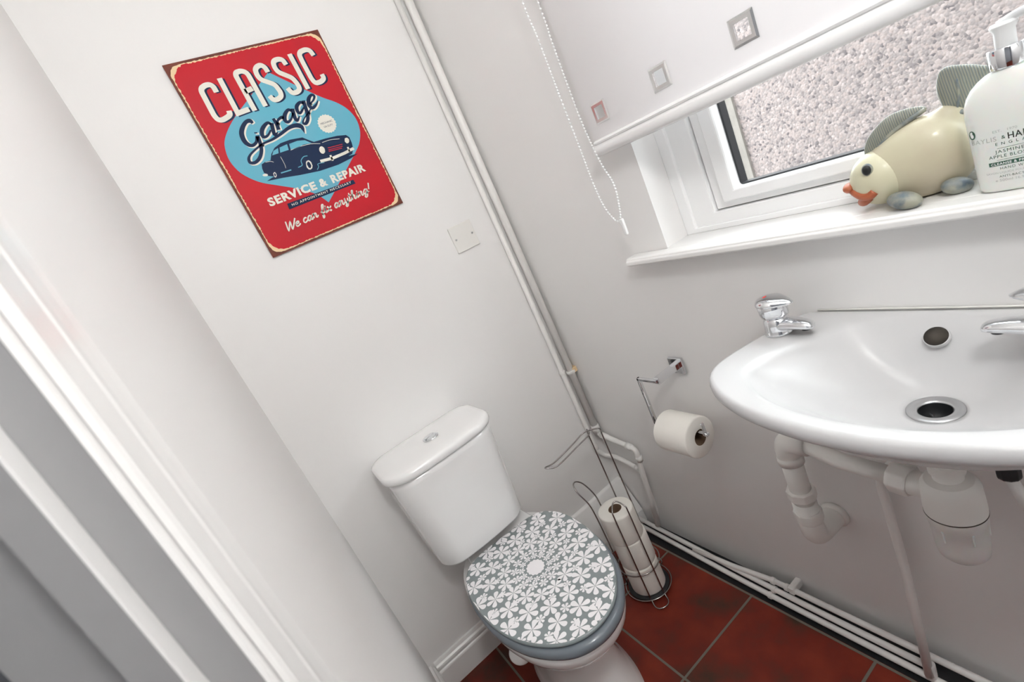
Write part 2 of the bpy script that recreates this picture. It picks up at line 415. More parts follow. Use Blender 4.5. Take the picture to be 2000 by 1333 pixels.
# skirting boards (moulded top), and the boxing behind the pan
SK = [(0, 0), (.018, 0), (.018, .072), (.0165, .076), (.013, .079), (.0145, .083), (.0155, .089), (.0145, .094), (.010, .099), (.009, .103), (.007, .108), (0, .109)]
b = MB()
b.loft([[(t_, WY + .018, z) for t_, z in SK], [(t_, -0.44, z) for t_, z in SK]], smooth=False)
struct(b.build('baseboard_back', 'gloss', auto=25))
b = MB()
b.loft([[(.001, WY + t_, z) for t_, z in SK], [(DX - 0.09, WY + t_, z) for t_, z in SK]], smooth=False)
struct(b.build('baseboard_left', 'gloss', auto=25))
b = MB(); PB = [(0, 0), (.075, 0), (.070, .050), (.012, .176), (0, .181)]
b.loft([[(x, -0.44, z) for x, z in PB], [(x, -0.004, z) for x, z in PB]], smooth=False)
o = struct(b.build('trim_3', 'gloss', bevel=0.003)); o['label'] = 'white sloping boxed-in panel low behind the toilet rolls'

# window: sill board, frame, sash, glass
s = MB(); z1 = WZ0; ox = 0.503
P = [(-.004, z1 - .020), (-.036, z1 - .020), (-.041, z1 - .016), (-.041, z1 - .008), (-.038, z1 - .005), (-.037, z1 - .002), (-.033, z1), (-.004, z1)]
s.loft([[(ox, y, z) for y, z in P], [(1.62, y, z) for y, z in P]], smooth=False)
s.box(WX0, WX1, -.004, .17, z1 - .02, z1)
o = struct(s.build('trim_4', 'gloss', bevel=0.0012)); o['label'] = 'white moulded window sill board'

win = thing('window_1', (1.05, 0.08, WZ0), 'white plastic casement window above the basin', kind='structure')
def frame(x0, x1, z0, z1, w_, wb, y0, y1, wt=None):
    m = MB(); wt = wt or w_
    O = [(x0, z0), (x1, z0), (x1, z1), (x0, z1)]; I = [(x0 + w_, z0 + wb), (x1 - w_, z0 + wb), (x1 - w_, z1 - wt), (x0 + w_, z1 - wt)]
    vs = [(x, y0, z) for x, z in O + I] + [(x, y1, z) for x, z in O + I]; fs = []
    for k in range(4):
        j = (k + 1) % 4
        fs += [(k, j, 4 + j, 4 + k), (8 + k, 8 + j, 12 + j, 12 + k), (k, j, 8 + j, 8 + k), (4 + k, 4 + j, 12 + j, 12 + k)]
    return m.add(vs, fs)
part(frame(WX0, WX1, WZ0, WZ1, .083, .037, .080, .150), 'window_frame', 'upvc', win, bevel=0.003)
part(frame(WX0, WX1, WZ0, WZ1, .028, .012, .072, .085), 'frame_bead', 'upvc', win, bevel=0.0025)
sa = frame(WX0 + .085, WX1 - .085, WZ0 + .039, WZ1 - .085, .034, .018, .088, .140)
part(sa, 'sash_outer', 'upvc', win, bevel=0.004)
part(frame(WX0 + .113, WX1 - .113, WZ0 + .053, WZ1 - .112, .036, .024, .074, .120), 'sash_bead', 'upvc', win, bevel=0.006, seg=3)
part(frame(WX0 + .147, WX1 - .147, WZ0 + .075, WZ1 - .146, .0065, .005, .0965, .116), 'gasket', 'gasket', win)
gl_ = MB(); gl_.box(WX0 + .150, WX1 - .150, .108, .112, WZ0 + .078, WZ1 - .148); part(gl_, 'pane', 'glass', win)

# outside: neighbouring pebbledash wall and path
struct(MB().box(-0.085, 5.0, 1.40, 1.6, -0.4, 1.85).build('wall_outside', 'pebble'))
o = struct(MB().box(-0.42, -0.08, 1.385, 1.6, -0.4, 1.85).build('trim_5', 'render')); o['label'] = 'smooth rendered corner strip of the wall outside'
struct(MB().box(-4, 5.5, 0.25, 6.0, -0.5, -0.4).build('ground', 'ground'))

# =================================================================== UNSEEN LAMPS (added to fill the room with light)
l = thing('added_ceiling_lamp', FILL_LAMP_POS, 'round white flush ceiling lamp added as unseen fill light', 'lamp')
lx, ly, lz = FILL_LAMP_POS
part(MB().lathe([(.17, .04), (.175, .02), (.175, 0), (.165, -.004)], (lx, ly, lz), n=48), 'fill_lamp_base', 'upvc', l)
part(MB().lathe([(.165, .0), (.160, -.02), (.13, -.045), (.07, -.058), (0.001, -.062)], (lx, ly, lz - .002), n=48), 'fill_lamp_diffuser', 'emit', l)

gx, gy, gz = FILL_GLOBE_POS
l = thing('added_pendant_lamp', (gx, gy, gz), 'white globe pendant lamp added behind the camera as unseen fill light', 'lamp')
part(MB().lathe([(.045, 0), (.045, -.012), (.012, -.028), (.004, -.03)], (gx, gy, H - .001), n=36), 'fill_ceiling_rose', 'upvc', l)
part(MB().tube([(gx, gy, H - .03), (gx, gy, gz + .115)], .003, 10), 'fill_lamp_cord', 'upvc', l)
part(MB().lathe([(.004, .13), (.022, .12), (.024, .08)], (gx, gy, gz), n=30), 'fill_lamp_holder', 'upvc', l)
part(MB().ball((gx, gy, gz), .092, 36), 'globe', 'emit_globe', l)

# =================================================================== TIN SIGN
SIGN = {'corners':[(5.0,486.0),(389.0,482.0),(384.0,0.0),(-2.0,5.0)],'blue':[(215.0,416.0),(301.0,335.0),(340.0,305.0),(361.0,281.0),(371.0,252.0),(367.0,221.0),(351.0,193.0),(329.0,173.0),(284.0,140.0),(195.0,76.0),(176.0,106.0),(138.0,136.0),(99.0,159.0),(62.0,182.0),(35.0,214.0),(26.0,249.0),(32.0,281.0),(44.0,301.0),(67.0,323.0),(98.0,345.0),(138.0,369.0)],'classic':[[(79.0,402.0),(79.0,416.0),(74.0,422.0),(64.0,423.0),(53.0,419.0),(49.0,412.0),(47.0,354.0),(50.0,343.0),(59.0,340.0),(76.0,344.0),(82.0,348.0),(83.0,356.0)],[(101.0,430.0),(99.0,345.0),(128.0,347.0)],[(139.0,340.0),(139.0,427.0),(143.0,433.0),(155.0,434.0),(164.0,429.0),(167.0,422.0),(168.0,343.0)],[(140.0,387.0),(160.0,390.0)],[(214.0,416.0),(213.0,429.0),(206.0,436.0),(195.0,434.0),(188.0,428.0),(186.0,415.0),(189.0,404.0),(215.0,385.0),(219.0,365.0),(216.0,355.0),(204.0,350.0),(193.0,351.0),(189.0,363.0)],[(265.0,422.0),(263.0,435.0),(254.0,439.0),(243.0,438.0),(237.0,433.0),(235.0,421.0),(238.0,410.0),(264.0,389.0),(269.0,371.0),(268.0,359.0),(259.0,354.0),(245.0,354.0),(240.0,369.0)],[(286.0,444.0),(288.0,354.0)],[(343.0,427.0),(340.0,441.0),(330.0,445.0),(315.0,443.0),(309.0,437.0),(308.0,424.0),(309.0,375.0),(313.0,362.0),(329.0,362.0),(341.0,368.0),(340.0,379.0)]],'script1':[([(119.0,314.0),(116.0,321.0),(106.0,321.0),(93.0,312.0),(83.0,299.0),(80.0,283.0),(84.0,271.0),(93.0,266.0),(105.0,271.0),(113.0,282.0)],[22,34,30,34,38,38,34,26,24,30]),([(111.0,292.0),(118.0,290.0)],[10,10]),([(114.0,284.0),(111.0,264.0),(105.0,248.0),(93.0,234.0),(78.0,227.0),(67.0,230.0),(68.0,239.0),(76.0,247.0),(91.0,254.0),(115.0,262.0),(142.0,265.0),(167.0,271.0),(193.0,279.0),(212.0,280.0),(225.0,273.0),(225.0,256.0)],[34,30,28,28,26,26,24,18,16,16,20,24,28,36,38,3])],'script2':[([(159.0,299.0),(152.0,305.0),(137.0,298.0),(128.0,288.0),(126.0,277.0),(137.0,277.0),(151.0,287.0)],[26,26,34,36,30,20,16]),([(161.0,302.0),(156.0,286.0),(154.0,274.0),(164.0,277.0)],[34,34,28,10]),([(170.0,311.0),(171.0,298.0),(169.0,282.0)],[26,32,34]),([(170.0,293.0),(179.0,304.0),(192.0,308.0),(192.0,303.0)],[12,20,26,20]),([(222.0,315.0),(215.0,320.0),(202.0,312.0),(195.0,300.0),(199.0,293.0),(210.0,297.0),(223.0,310.0)],[24,26,34,36,28,18,16]),([(226.0,320.0),(221.0,299.0),(223.0,290.0),(234.0,298.0)],[34,34,26,10]),([(259.0,324.0),(252.0,329.0),(239.0,322.0),(235.0,310.0),(240.0,305.0),(255.0,315.0)],[24,26,34,32,24,14]),([(262.0,331.0),(257.0,305.0),(251.0,287.0),(240.0,277.0),(234.0,280.0),(240.0,288.0),(256.0,298.0),(270.0,307.0)],[34,34,32,28,20,12,10,10]),([(273.0,319.0),(287.0,325.0),(294.0,334.0),(288.0,338.0),(277.0,331.0),(270.0,317.0),(275.0,308.0),(287.0,312.0),(298.0,321.0)],[12,16,24,24,34,36,30,20,8])],'body':[(89.0,218.0),(100.0,221.0),(113.0,220.0),(123.0,234.0),(137.0,245.0),(156.0,251.0),(183.0,252.0),(214.0,248.0),(225.0,238.0),(236.0,229.0),(268.0,228.0),(301.0,225.0),(324.0,220.0),(330.0,212.0),(329.0,197.0),(325.0,181.0),(316.0,170.0),(277.0,163.0),(220.0,166.0),(191.0,165.0),(142.0,177.0),(106.0,179.0),(89.0,188.0),(84.0,198.0),(85.0,208.0)],'shadow':[(80.0,177.0),(96.0,181.0),(145.0,182.0),(221.0,169.0),(280.0,169.0),(332.0,166.0),(305.0,160.0),(267.0,156.0),(215.0,157.0),(163.0,164.0),(118.0,172.0)],'win':[[(123.0,230.0),(131.0,239.0),(145.0,242.0),(140.0,230.0)],[(149.0,242.0),(170.0,244.0),(167.0,230.0),(144.0,230.0)],[(175.0,243.0),(198.0,244.0),(216.0,240.0),(229.0,228.0),(207.0,231.0),(195.0,228.0),(172.0,229.0)]],'white':[([(171.0,228.0),(195.0,229.0),(225.0,227.0),(249.0,220.0)],5),([(255.0,221.0),(278.0,221.0),(303.0,216.0)],5),([(140.0,221.0),(140.0,202.0),(138.0,191.0)],4),([(100.0,220.0),(112.0,218.0),(118.0,214.0)],5)],'sky':[([(121.0,184.0),(148.0,183.0)],12),([(203.0,202.0),(193.0,203.0),(182.0,196.0),(179.0,185.0),(167.0,183.0)],8),([(235.0,173.0),(218.0,175.0),(216.0,168.0),(209.0,162.0)],6)],'lamp':[[(253.0,204.0),(252.0,201.0),(251.0,198.0),(249.0,196.0),(247.0,195.0),(244.0,194.0),(242.0,195.0),(240.0,196.0),(239.0,198.0),(238.0,201.0),(238.0,204.0),(239.0,207.0),(240.0,209.0),(242.0,211.0),(245.0,213.0),(247.0,213.0),(249.0,213.0),(251.0,211.0),(252.0,209.0),(253.0,207.0)],[(326.0,206.0),(325.0,204.0),(324.0,202.0),(322.0,200.0),(320.0,199.0),(318.0,199.0),(316.0,199.0),(315.0,200.0),(314.0,202.0),(313.0,204.0),(313.0,206.0),(314.0,208.0),(315.0,210.0),(316.0,212.0),(318.0,213.0),(320.0,213.0),(322.0,213.0),(324.0,212.0),(325.0,210.0),(326.0,208.0)],[(90.0,190.0),(89.0,189.0),(86.0,188.0),(83.0,189.0),(80.0,190.0),(78.0,192.0),(78.0,194.0),(80.0,195.0),(83.0,195.0),(86.0,195.0),(89.0,193.0),(90.0,191.0)]],'wheel':[[(203.0,180.0),(203.0,176.0),(201.0,173.0),(199.0,170.0),(196.0,169.0),(194.0,168.0),(191.0,169.0),(189.0,170.0),(188.0,173.0),(187.0,176.0),(188.0,180.0),(189.0,183.0),(190.0,186.0),(192.0,189.0),(195.0,191.0),(197.0,191.0),(200.0,191.0),(202.0,189.0),(203.0,187.0),(204.0,183.0)],[(109.0,185.0),(109.0,183.0),(108.0,181.0),(107.0,180.0),(105.0,179.0),(104.0,178.0),(103.0,179.0),(102.0,180.0),(102.0,181.0),(102.0,183.0),(102.0,185.0),(103.0,187.0),(103.0,189.0),(105.0,190.0),(106.0,191.0),(107.0,191.0),(108.0,191.0),(109.0,190.0),(109.0,188.0),(110.0,187.0)]],'hub':[[(200.0,180.0),(200.0,177.0),(199.0,175.0),(197.0,173.0),(196.0,172.0),(194.0,171.0),(193.0,172.0),(192.0,173.0),(191.0,175.0),(191.0,177.0),(191.0,180.0),(191.0,182.0),(192.0,185.0),(194.0,186.0),(195.0,188.0),(197.0,188.0),(198.0,188.0),(199.0,186.0),(200.0,185.0),(200.0,182.0)],[(108.0,185.0),(107.0,183.0),(106.0,181.0),(105.0,181.0),(104.0,181.0),(103.0,183.0),(104.0,185.0),(104.0,187.0),(105.0,188.0),(107.0,189.0),(107.0,188.0),(108.0,187.0)]],'grille':[[(262.0,204.0),(303.0,201.0)],[(261.0,199.0),(301.0,196.0)],[(260.0,195.0),(297.0,192.0)]],'bumper':[([(227.0,179.0),(260.0,176.0),(297.0,178.0),(327.0,182.0)],30),([(259.0,185.0),(258.0,170.0)],22),([(313.0,190.0),(312.0,177.0)],20)],'badge':(291.0,261.0),'bar':[(97.0,110.0),(285.0,107.0),(286.0,96.0),(95.0,95.0)],'t_svc':[(57.0,120.0),(329.0,117.0),(63.0,139.0)],'t_slogan':[(62.0,46.0),(308.0,63.0),(68.0,67.0)],'t_appt':[(102.0,101.0),(274.0,98.0),(103.0,107.0)],'t_bad':[(275.0,262.0),(311.0,267.0),(275.0,267.0)]}
SY, SZ = -0.688, 1.388
sign = thing('tin_sign', (0.0, SY, SZ), 'red and blue vintage tin garage sign hung on the white back wall', 'sign')
def pl(layer):
    x = 0.0072 + layer * 0.00022
    return lambda u, v: (x, SY + u / 1000.0, SZ + v / 1000.0)
def rrect(x0, y0, x1, y1, r, jit=0.0, k=7, step=9.0):
    pts = []
    for cx_, cy_, a0 in ((x1 - r, y1 - r, 0), (x0 + r, y1 - r, 90), (x0 + r, y0 + r, 180), (x1 - r, y0 + r, 270)):
        for j in range(k + 1):
            a = math.radians(a0 + 90 * j / k); pts.append((cx_ + r * math.cos(a), cy_ + r * math.sin(a)))
    out = []
    for i in range(len(pts)):
        a, b_ = pts[i], pts[(i + 1) % len(pts)]; d_ = math.dist(a, b_); n_ = max(1, int(d_ / step))
        for j in range(n_):
            t_ = j / n_; out.append((a[0] + (b_[0] - a[0]) * t_ + random.uniform(-jit, jit), a[1] + (b_[1] - a[1]) * t_ + random.uniform(-jit, jit)))
    return out
pm = MB(); c_ = [(0, 1), (387, 1), (386, 484), (1, 485)]
pm.prism([(0.004, SY + u / 1000, SZ + v / 1000) for u, v in c_], (0.003, 0, 0), 0)
part(pm, 'sign_plate', 'tin_brown', sign)
pm = MB(); P0 = pl(0); P1 = pl(1); P2 = pl(2); P3 = pl(3); P4 = pl(4); P5 = pl(5); P6 = pl(6)
CRM = rrect(6.0, 6.0, 382.6, 479, 24, 0.9, step=4)
pm.add([P0(*p) for p in CRM], [tuple(range(len(CRM)))], 0)
rd = rrect(8.6, 8.6, 380.2, 476.6, 38, 1.5, step=3.5)
pm.add([P1(*p) for p in rd], [tuple(range(len(rd)))], 1)
b0 = [Vector((a, b_, 0)) for a, b_ in SIGN['blue']]; bl = [(v.x, v.y) for v in catmull(b0[:10], 4)[:-1] + catmull(b0[9:] + b0[:1], 4)[:-1]]; pm.add([P2(*p) for p in bl], [tuple(range(len(bl)))], 2)
part(pm, 'printed_ground', ['tin_cream', 'tin_red', 'tin_blue'], sign)
pm = MB()
for s_ in SIGN['classic']:
    s_ = [(v.x, v.y) for v in rounded([Vector((a, b_, 0)) for a, b_ in s_], 7.0, 5)] if len(s_) > 3 else s_
    ribbon(pm, [(a + 4.6, b_ - 2.8) for a, b_ in s_], 11.8, P3, 1); ribbon(pm, s_, 11.8, P4, 0)
part(pm, 'headline_lettering', ['tin_white', 'tin_navy'], sign)
pm = MB()
for (s_, w_), k in [(q, .262) for q in SIGN['script1']] + [(q, .245) for q in SIGN['script2']]:
    ww = [x * k * 1.12 for x in w_]
    ribbon(pm, [(a + 2.2, b_ - 2.4) for a, b_ in s_], [x + 2.0 for x in ww], P4, 0, sub=5)
    ribbon(pm, s_, ww, P5, 1, sub=5)
part(pm, 'script_lettering', ['tin_white', 'tin_navy'], sign)
pm = MB()
for nm, L_, mi in (('shadow', P3, 0), ('body', P4, 0)):
    pm.add([L_(*p) for p in SIGN[nm]], [tuple(range(len(SIGN[nm])))], mi)
for s_ in SIGN['win']: pm.add([P5(*p) for p in s_], [tuple(range(len(s_)))], 1)
for s_, w_ in SIGN['white']: ribbon(pm, s_, w_ * .244, P5, 2, sub=4)
for s_, w_ in SIGN['sky']: ribbon(pm, s_, w_ * .244, P5, 1, sub=4)
for s_ in SIGN['grille']: ribbon(pm, s_, 1.8, P5, 3)
for s_ in SIGN['wheel'] + SIGN['lamp']: pm.add([P5(*p) for p in s_], [tuple(range(len(s_)))], 2)
for s_ in SIGN['hub']: pm.add([P6(*p) for p in s_], [tuple(range(len(s_)))], 0)
for s_, w_ in SIGN['bumper']: ribbon(pm, s_, w_ * .244, P6, 2)
part(pm, 'car_picture', ['tin_navy', 'tin_blue', 'tin_white', 'tin_red'], sign)
pm = MB(); bx, by = SIGN['badge']
n_ = 60; rr = [(23.5 + 1.3 * math.cos(k * PI / 1.5)) for k in range(n_)]
pm.add([P3(bx + rr[k] * math.cos(2 * PI * k / n_), by + rr[k] * math.sin(2 * PI * k / n_)) for k in range(n_)], [tuple(range(n_))], 0)
text(pm, 'MECHANIC', bx - 16, by + 1.5, 33, 5, P4, 1); text(pm, 'ON DUTY', bx - 12, by - 8, 25, 5, P4, 1)
part(pm, 'round_badge', ['tin_white', 'tin_navy'], sign)
pm = MB()
text(pm, 'SERVICE', 57, 118.5, 129, 20, P4, 0, bold=0.045, space=1.12)
text(pm, '&', 196, 118.5, 21, 20, P4, 0, bold=0.045)
text(pm, 'REPAIR', 230, 118, 100, 20, P4, 0, bold=0.045, space=1.12)
bar = SIGN['bar']; pm.add([P3(*p) for p in bar], [(0, 1, 2, 3)], 1)
text(pm, 'NO APPOINTMENT NECESSARY', 106, 100.2, 170, 6.2, P4, 0, bold=0.01, space=1.25)
GL = {'W': (.82, [[(0, 1), (.12, 0), (.38, .8), (.48, 0), (.85, 1)]]),
 'e': (.42, [[(0, .25), (.25, .30), (.3, .45), (.18, .5), (.05, .35), (.05, .12), (.15, 0), (.35, .08), (.42, .2)]]),
 'c': (.42, [[(.33, .42), (.2, .5), (.06, .35), (.05, .12), (.17, 0), (.35, .1), (.42, .2)]]),
 'a': (.5, [[(.33, .42), (.18, .5), (.04, .3), (.06, .05), (.18, 0), (.33, .3)], [(.36, .5), (.33, .1), (.42, 0), (.52, .18)]]),
 'n': (.5, [[(0, .4), (.08, .48), (.08, 0)], [(.08, .25), (.22, .48), (.32, .4), (.3, .08), (.4, 0), (.5, .18)]]),
 'f': (.36, [[(0, .2), (.2, .5), (.32, .9), (.25, 1), (.16, .8), (.12, -.3), (.2, -.4), (.25, -.2), (.12, .02), (.38, .15)]]),
 'i': (.26, [[(.02, .15), (.1, .48), (.08, .08), (.16, 0), (.28, .18)], [(.1, .66), (.12, .74)]]),
 'x': (.44, [[(.02, .42), (.12, .48), (.28, 0), (.4, .06)], [(.4, .48), (.02, 0)]]),
 'y': (.46, [[(.02, .4), (.08, .48), (.08, .1), (.18, 0), (.32, .2)], [(.34, .48), (.32, 0), (.25, -.35), (.12, -.38), (.12, -.2), (.48, .15)]]),
 't': (.28, [[(.1, .9), (.08, .1), (.16, 0), (.28, .15)], [(-.02, .6), (.26, .62)]]),
 'h': (.5, [[(0, .15), (.15, .6), (.22, .95), (.14, 1), (.1, .8), (.08, 0)], [(.08, .25), (.22, .48), (.32, .4), (.3, .08), (.4, 0), (.5, .18)]]),
 'g': (.5, [[(.33, .42), (.18, .5), (.04, .3), (.06, .05), (.18, 0), (.33, .3)], [(.36, .5), (.34, -.2), (.22, -.4), (.1, -.3), (.2, -.1), (.52, .18)]]),
 '!': (.2, [[(.14, 1), (.08, .3)], [(.04, .04), (.06, .1)]]), ' ': (.3, [])}
line = 'We can fix anything!'; tot = sum(GL[c][0] for c in line); x_ = 0.0
for c in line:
    for s_ in GL[c][1]:
        Q = [(64 + (x_ + a + b_ * .22) / tot * 250, 48 + b_ * 23 + (x_ / tot) * 15) for a, b_ in s_]
        ribbon(pm, Q, [3.4] * len(Q), P4, 0, sub=5)
    x_ += GL[c][0]
part(pm, 'lower_lettering', ['tin_white', 'tin_navy'], sign)

# blanking plate
bp_ = thing('blanking_plate', (0, -0.167, 1.228), 'square white blank electrical cover plate on back wall beside pipes', 'cover plate')
pm = MB(); pm.box(0.0005, .006, -.2095, -.1265, 1.187, 1.269); part(pm, 'plate', 'plastic', bp_, bevel=0.002)
for y_ in (-.198, -.138):
    pm = MB(); pm.lathe([(.0035, 0), (.0035, .001), (0.001, .0012)], (.006, y_, 1.228), (1, 0, 0), n=14); pm.box(.0068, .0074, y_ - .003, y_ + .003, 1.2275, 1.2285, 1)
    part(pm, 'screw', ['steel', 'dark_tone'], bp_)

# =================================================================== ROLLER BLIND
BY = -0.045
bld = thing('roller_blind', (1.05, BY, 1.288), 'white roller blind with a row of square metal eyelets and a thick bottom bar', 'blind')
fx0, fx1, fz0, fz1 = 0.552, 1.56, 1.300, 2.05
EY = [0.598, 0.7635, 0.929, 1.0945, 1.260, 1.4255]; EZ = 1.3575; hw = 0.0125
pm = MB()
def sheet(x0, x1, z0, z1):
    pm.add([(x0, BY, z0), (x1, BY, z0), (x1, BY, z1), (x0, BY, z1), (x0, BY + .0006, z0), (x1, BY + .0006, z0), (x1, BY + .0006, z1), (x0, BY + .0006, z1)], [(0, 1, 2, 3), (7, 6, 5, 4), (0, 1, 5, 4), (3, 2, 6, 7), (0, 3, 7, 4), (1, 2, 6, 5)])
pm2 = MB(); xs = [fx0]
for e_ in EY: xs += [e_ - hw, e_ + hw]
xs.append(fx1); zs = [fz0, EZ - hw, EZ + hw, fz1]
vid = {}
vs = []; fs = []
for i, x in enumerate(xs):
    for j, z in enumerate(zs): vid[i, j] = len(vs); vs.append((x, BY, z))
for i in range(len(xs) - 1):
    for j in range(3):
        if j == 1 and i % 2 == 1: continue
        fs.append((vid[i, j], vid[i + 1, j], vid[i + 1, j + 1], vid[i, j + 1]))
pm2.add(vs, fs)
o = part(pm2, 'fabric', 'blind', bld); o.data.materials[0] = M['blind']
so = o.modifiers.new('thickness', 'SOLIDIFY'); so.thickness = 0.0008
pm = MB()
rings = []
for x, k in ((fx0 - .008, .9), (fx0 - .006, 1), (fx1 + .006, 1), (fx1 + .008, .9)):
    rings.append([(x, BY + math.sin(t) * .0095 * k, 1.2885 + math.cos(t) * .0135 * k) for t in [2 * PI * q / 28 for q in range(28)]])
pm.loft(rings); part(pm, 'bottom_bar', 'upvc', bld, auto=40)
pm = MB(); pm.box(fx0, fx1, BY - .0085, BY + .0085, 1.300, 1.309); part(pm, 'bar_sleeve', 'upvc', bld, bevel=0.006)
for e_ in EY[:4]:
    pm = MB()
    for yy, sg in ((BY - .0005, -1), (BY + .001, 1)):
        O = [(e_ - .021, EZ - .021), (e_ + .021, EZ - .021), (e_ + .021, EZ + .021), (e_ - .021, EZ + .021)]
        I = [(e_ - .0122, EZ - .0122), (e_ + .0122, EZ - .0122), (e_ + .0122, EZ + .0122), (e_ - .0122, EZ + .0122)]
        T = [((a + c_[0]) / 2, (b_ + c_[1]) / 2) for (a, b_), c_ in zip(O, I)]
        vs = [(x, yy, z) for x, z in O] + [(x * .25 + c_[0] * .75, yy + sg * .0018, z * .25 + c_[1] * .75) for (x, z), c_ in zip(O, T)] + [(x, yy + sg * .0018, z) for x, z in I] + [(x, yy - sg * .0005, z) for x, z in I]
        fs = []
        for k in range(4):
            j = (k + 1) % 4
            fs += [(k, j, 4 + j, 4 + k), (4 + k, 4 + j, 8 + j, 8 + k), (8 + k, 8 + j, 12 + j, 12 + k)]
        pm.add(vs, fs)
    part(pm, 'eyelet', 'eyelet', bld)
pm = MB(); pm.lathe([(.022, fx0 - .004), (.022, fx1 + .004)], (0, BY + .002, 2.06), (1, 0, 0), n=24); part(pm, 'roller', 'upvc', bld)
# bead pull chain and its plastic connector
pm = MB()
c1 = catmull([(0.498, -.05, 2.03), (0.500, -.05, 1.63), (0.504, -.05, 1.556), (0.504, -.05, 1.425), (0.505, -.05, 1.316), (0.505, -.05, 1.226), (0.512, -.05, 1.168), (0.530, -.05, 1.133), (0.545, -.05, 1.126)], 40)
c2 = catmull([(0.550, -.056, 2.03), (0.5505, -.056, 1.60), (0.549, -.057, 1.533), (0.549, -.0585, 1.442), (0.552, -.0600, 1.345), (0.562, -.0595, 1.263), (0.570, -.053, 1.208), (0.557, -.05, 1.153), (0.549, -.05, 1.133)], 40)
for c_ in (c1, c2):
    L_ = 0; last = c_[0]
    for p in c_:
        if (p - last).length >= .0062:
            pm.ball(p, .0025, 8); last = p
    pm.tube(c_, .0005, 4)
ch = part(pm, 'pull_chain', 'pump', bld)
pm = MB(); pm.box(.546, .556, -.054, -.046, 1.092, 1.132); o = part(pm, 'chain_connector', 'pump', bld, bevel=0.003)

# =================================================================== TOILET
TC = Vector((0.17, -0.545)); TYAW = math.radians(-3.2)
def tp(x, dy, z):        # pan coordinates: x from the back wall, dy across
    a, b_ = x - TC.x, dy; c_, s_ = math.cos(TYAW), math.sin(TYAW)
    return (TC.x + a * c_ - b_ * s_, TC.y + a * s_ + b_ * c_, z)
HALF = [(.185, .0), (.185, .06), (.190, .098), (.205, .130), (.25, .158), (.32, .171), (.40, .170), (.47, .159), (.535, .135), (.59, .098), (.625, .055), (.638, .0)]
def closed_outline(half, n=8):
    pts = [(x, d) for x, d in half] + [(x, -d) for x, d in half[::-1] if d > 0]
    return [(p.x, p.y) for p in catmull([Vector((a, b_, 0)) for a, b_ in pts], n, True)]
LO = closed_outline(HALF, 6)
LC = (.40, 0.0)
def scl(o_, k, dx=0, kx=None):
    kx = kx or k
    return [(LC[0] + (a - LC[0]) * kx + dx, b_ * k) for a, b_ in o_]
def ring_at(o_, z): return [tp(a, b_, z) for a, b_ in o_]
wc = thing('toilet', (0.35, -0.56, 0), 'white close-coupled toilet with a grey seat and flower patterned lid', 'toilet')
# pan: bowl running down into the pedestal foot
pm = MB()
def pan_out(z):
    # (z, k across, x back, x front)
    T = [(0.0, .118, .13, .555), (.012, .118, .13, .555), (.03, .108, .14, .535), (.08, .098, .15, .500), (.14, .094, .15, .475), (.19, .100, .13, .480), (.24, .122, .10, .520), (.29, .148, .08, .575), (.33, .163, .06, .612), (.355, .170, .05, .630), (.375, .172, .05, .636), (.386, .170, .05, .634), (.390, .166, .055, .630)]
    for i in range(len(T) - 1):
        if T[i][0] <= z <= T[i + 1][0]:
            t_ = (z - T[i][0]) / (T[i + 1][0] - T[i][0]); return [T[i][k] + (T[i + 1][k] - T[i][k]) * t_ for k in range(4)]
    return T[-1]
rings = []
for z in [0, .006, .012, .03, .055, .08, .11, .14, .165, .19, .215, .24, .265, .29, .31, .33, .343, .355, .366, .376, .384, .390]:
    _, w_, xb, xf = pan_out(z); r_ = []
    for k in range(72):
        a = 2 * PI * k / 72; ca, sa_ = math.cos(a), math.sin(a)
        xm = xb + (xf - xb) * .5; hx = (xf - xb) / 2
        e_ = 0.62 if ca < 0 else 0.95     # squarer at the back
        X = xm + hx * math.copysign(abs(ca) ** e_, ca); Y = w_ * math.copysign(abs(sa_) ** (.72 if ca < 0 else .92), sa_)
        if ca < 0 and z > .3: Y *= (1 - .18 * (abs(ca) ** 2))
        r_.append(tp(X, Y, z))
    rings.append(r_)
pm.loft(rings)
pan = part(pm, 'pan', 'ceramic', wc)
pm = MB()   # flush rim plate under the cistern
pm.loft([[tp(x, y, z) for x, y in ((.03, -.10), (.20, -.12), (.23, -.09), (.23, .09), (.20, .12), (.03, .10))] for z in (.37, .403)], smooth=False)
part(pm, 'pan_deck', 'ceramic', wc, bevel=.008, seg=3)
pm = MB()   # pan connector stub and fixing cover seen left of the bowl
pm.ball((.365, -.690, .255), (.034, .030, .022), 24); part(pm, 'fixing_cover', 'ceramic', wc)
# seat ring
so_ = scl(LO, 1.028, .004); si = scl(LO, .66, 0.005)
pm = MB()
pm.loft([ring_at(scl(LO, .70, .005), .392), ring_at(scl(LO, 1.0, .004), .3915), ring_at(scl(LO, 1.024, .005), .396), ring_at(scl(LO, 1.032, .006), .404), ring_at(scl(LO, 1.026, .006), .412), ring_at(scl(LO, 1.008, .005), .417), ring_at(scl(LO, .98, .004), .4185), ring_at(scl(LO, .72, .004), .4175), ring_at(scl(LO, .70, .004), .392)], cap0=False, cap1=False)
part(pm, 'toilet_seat', 'seat', wc)
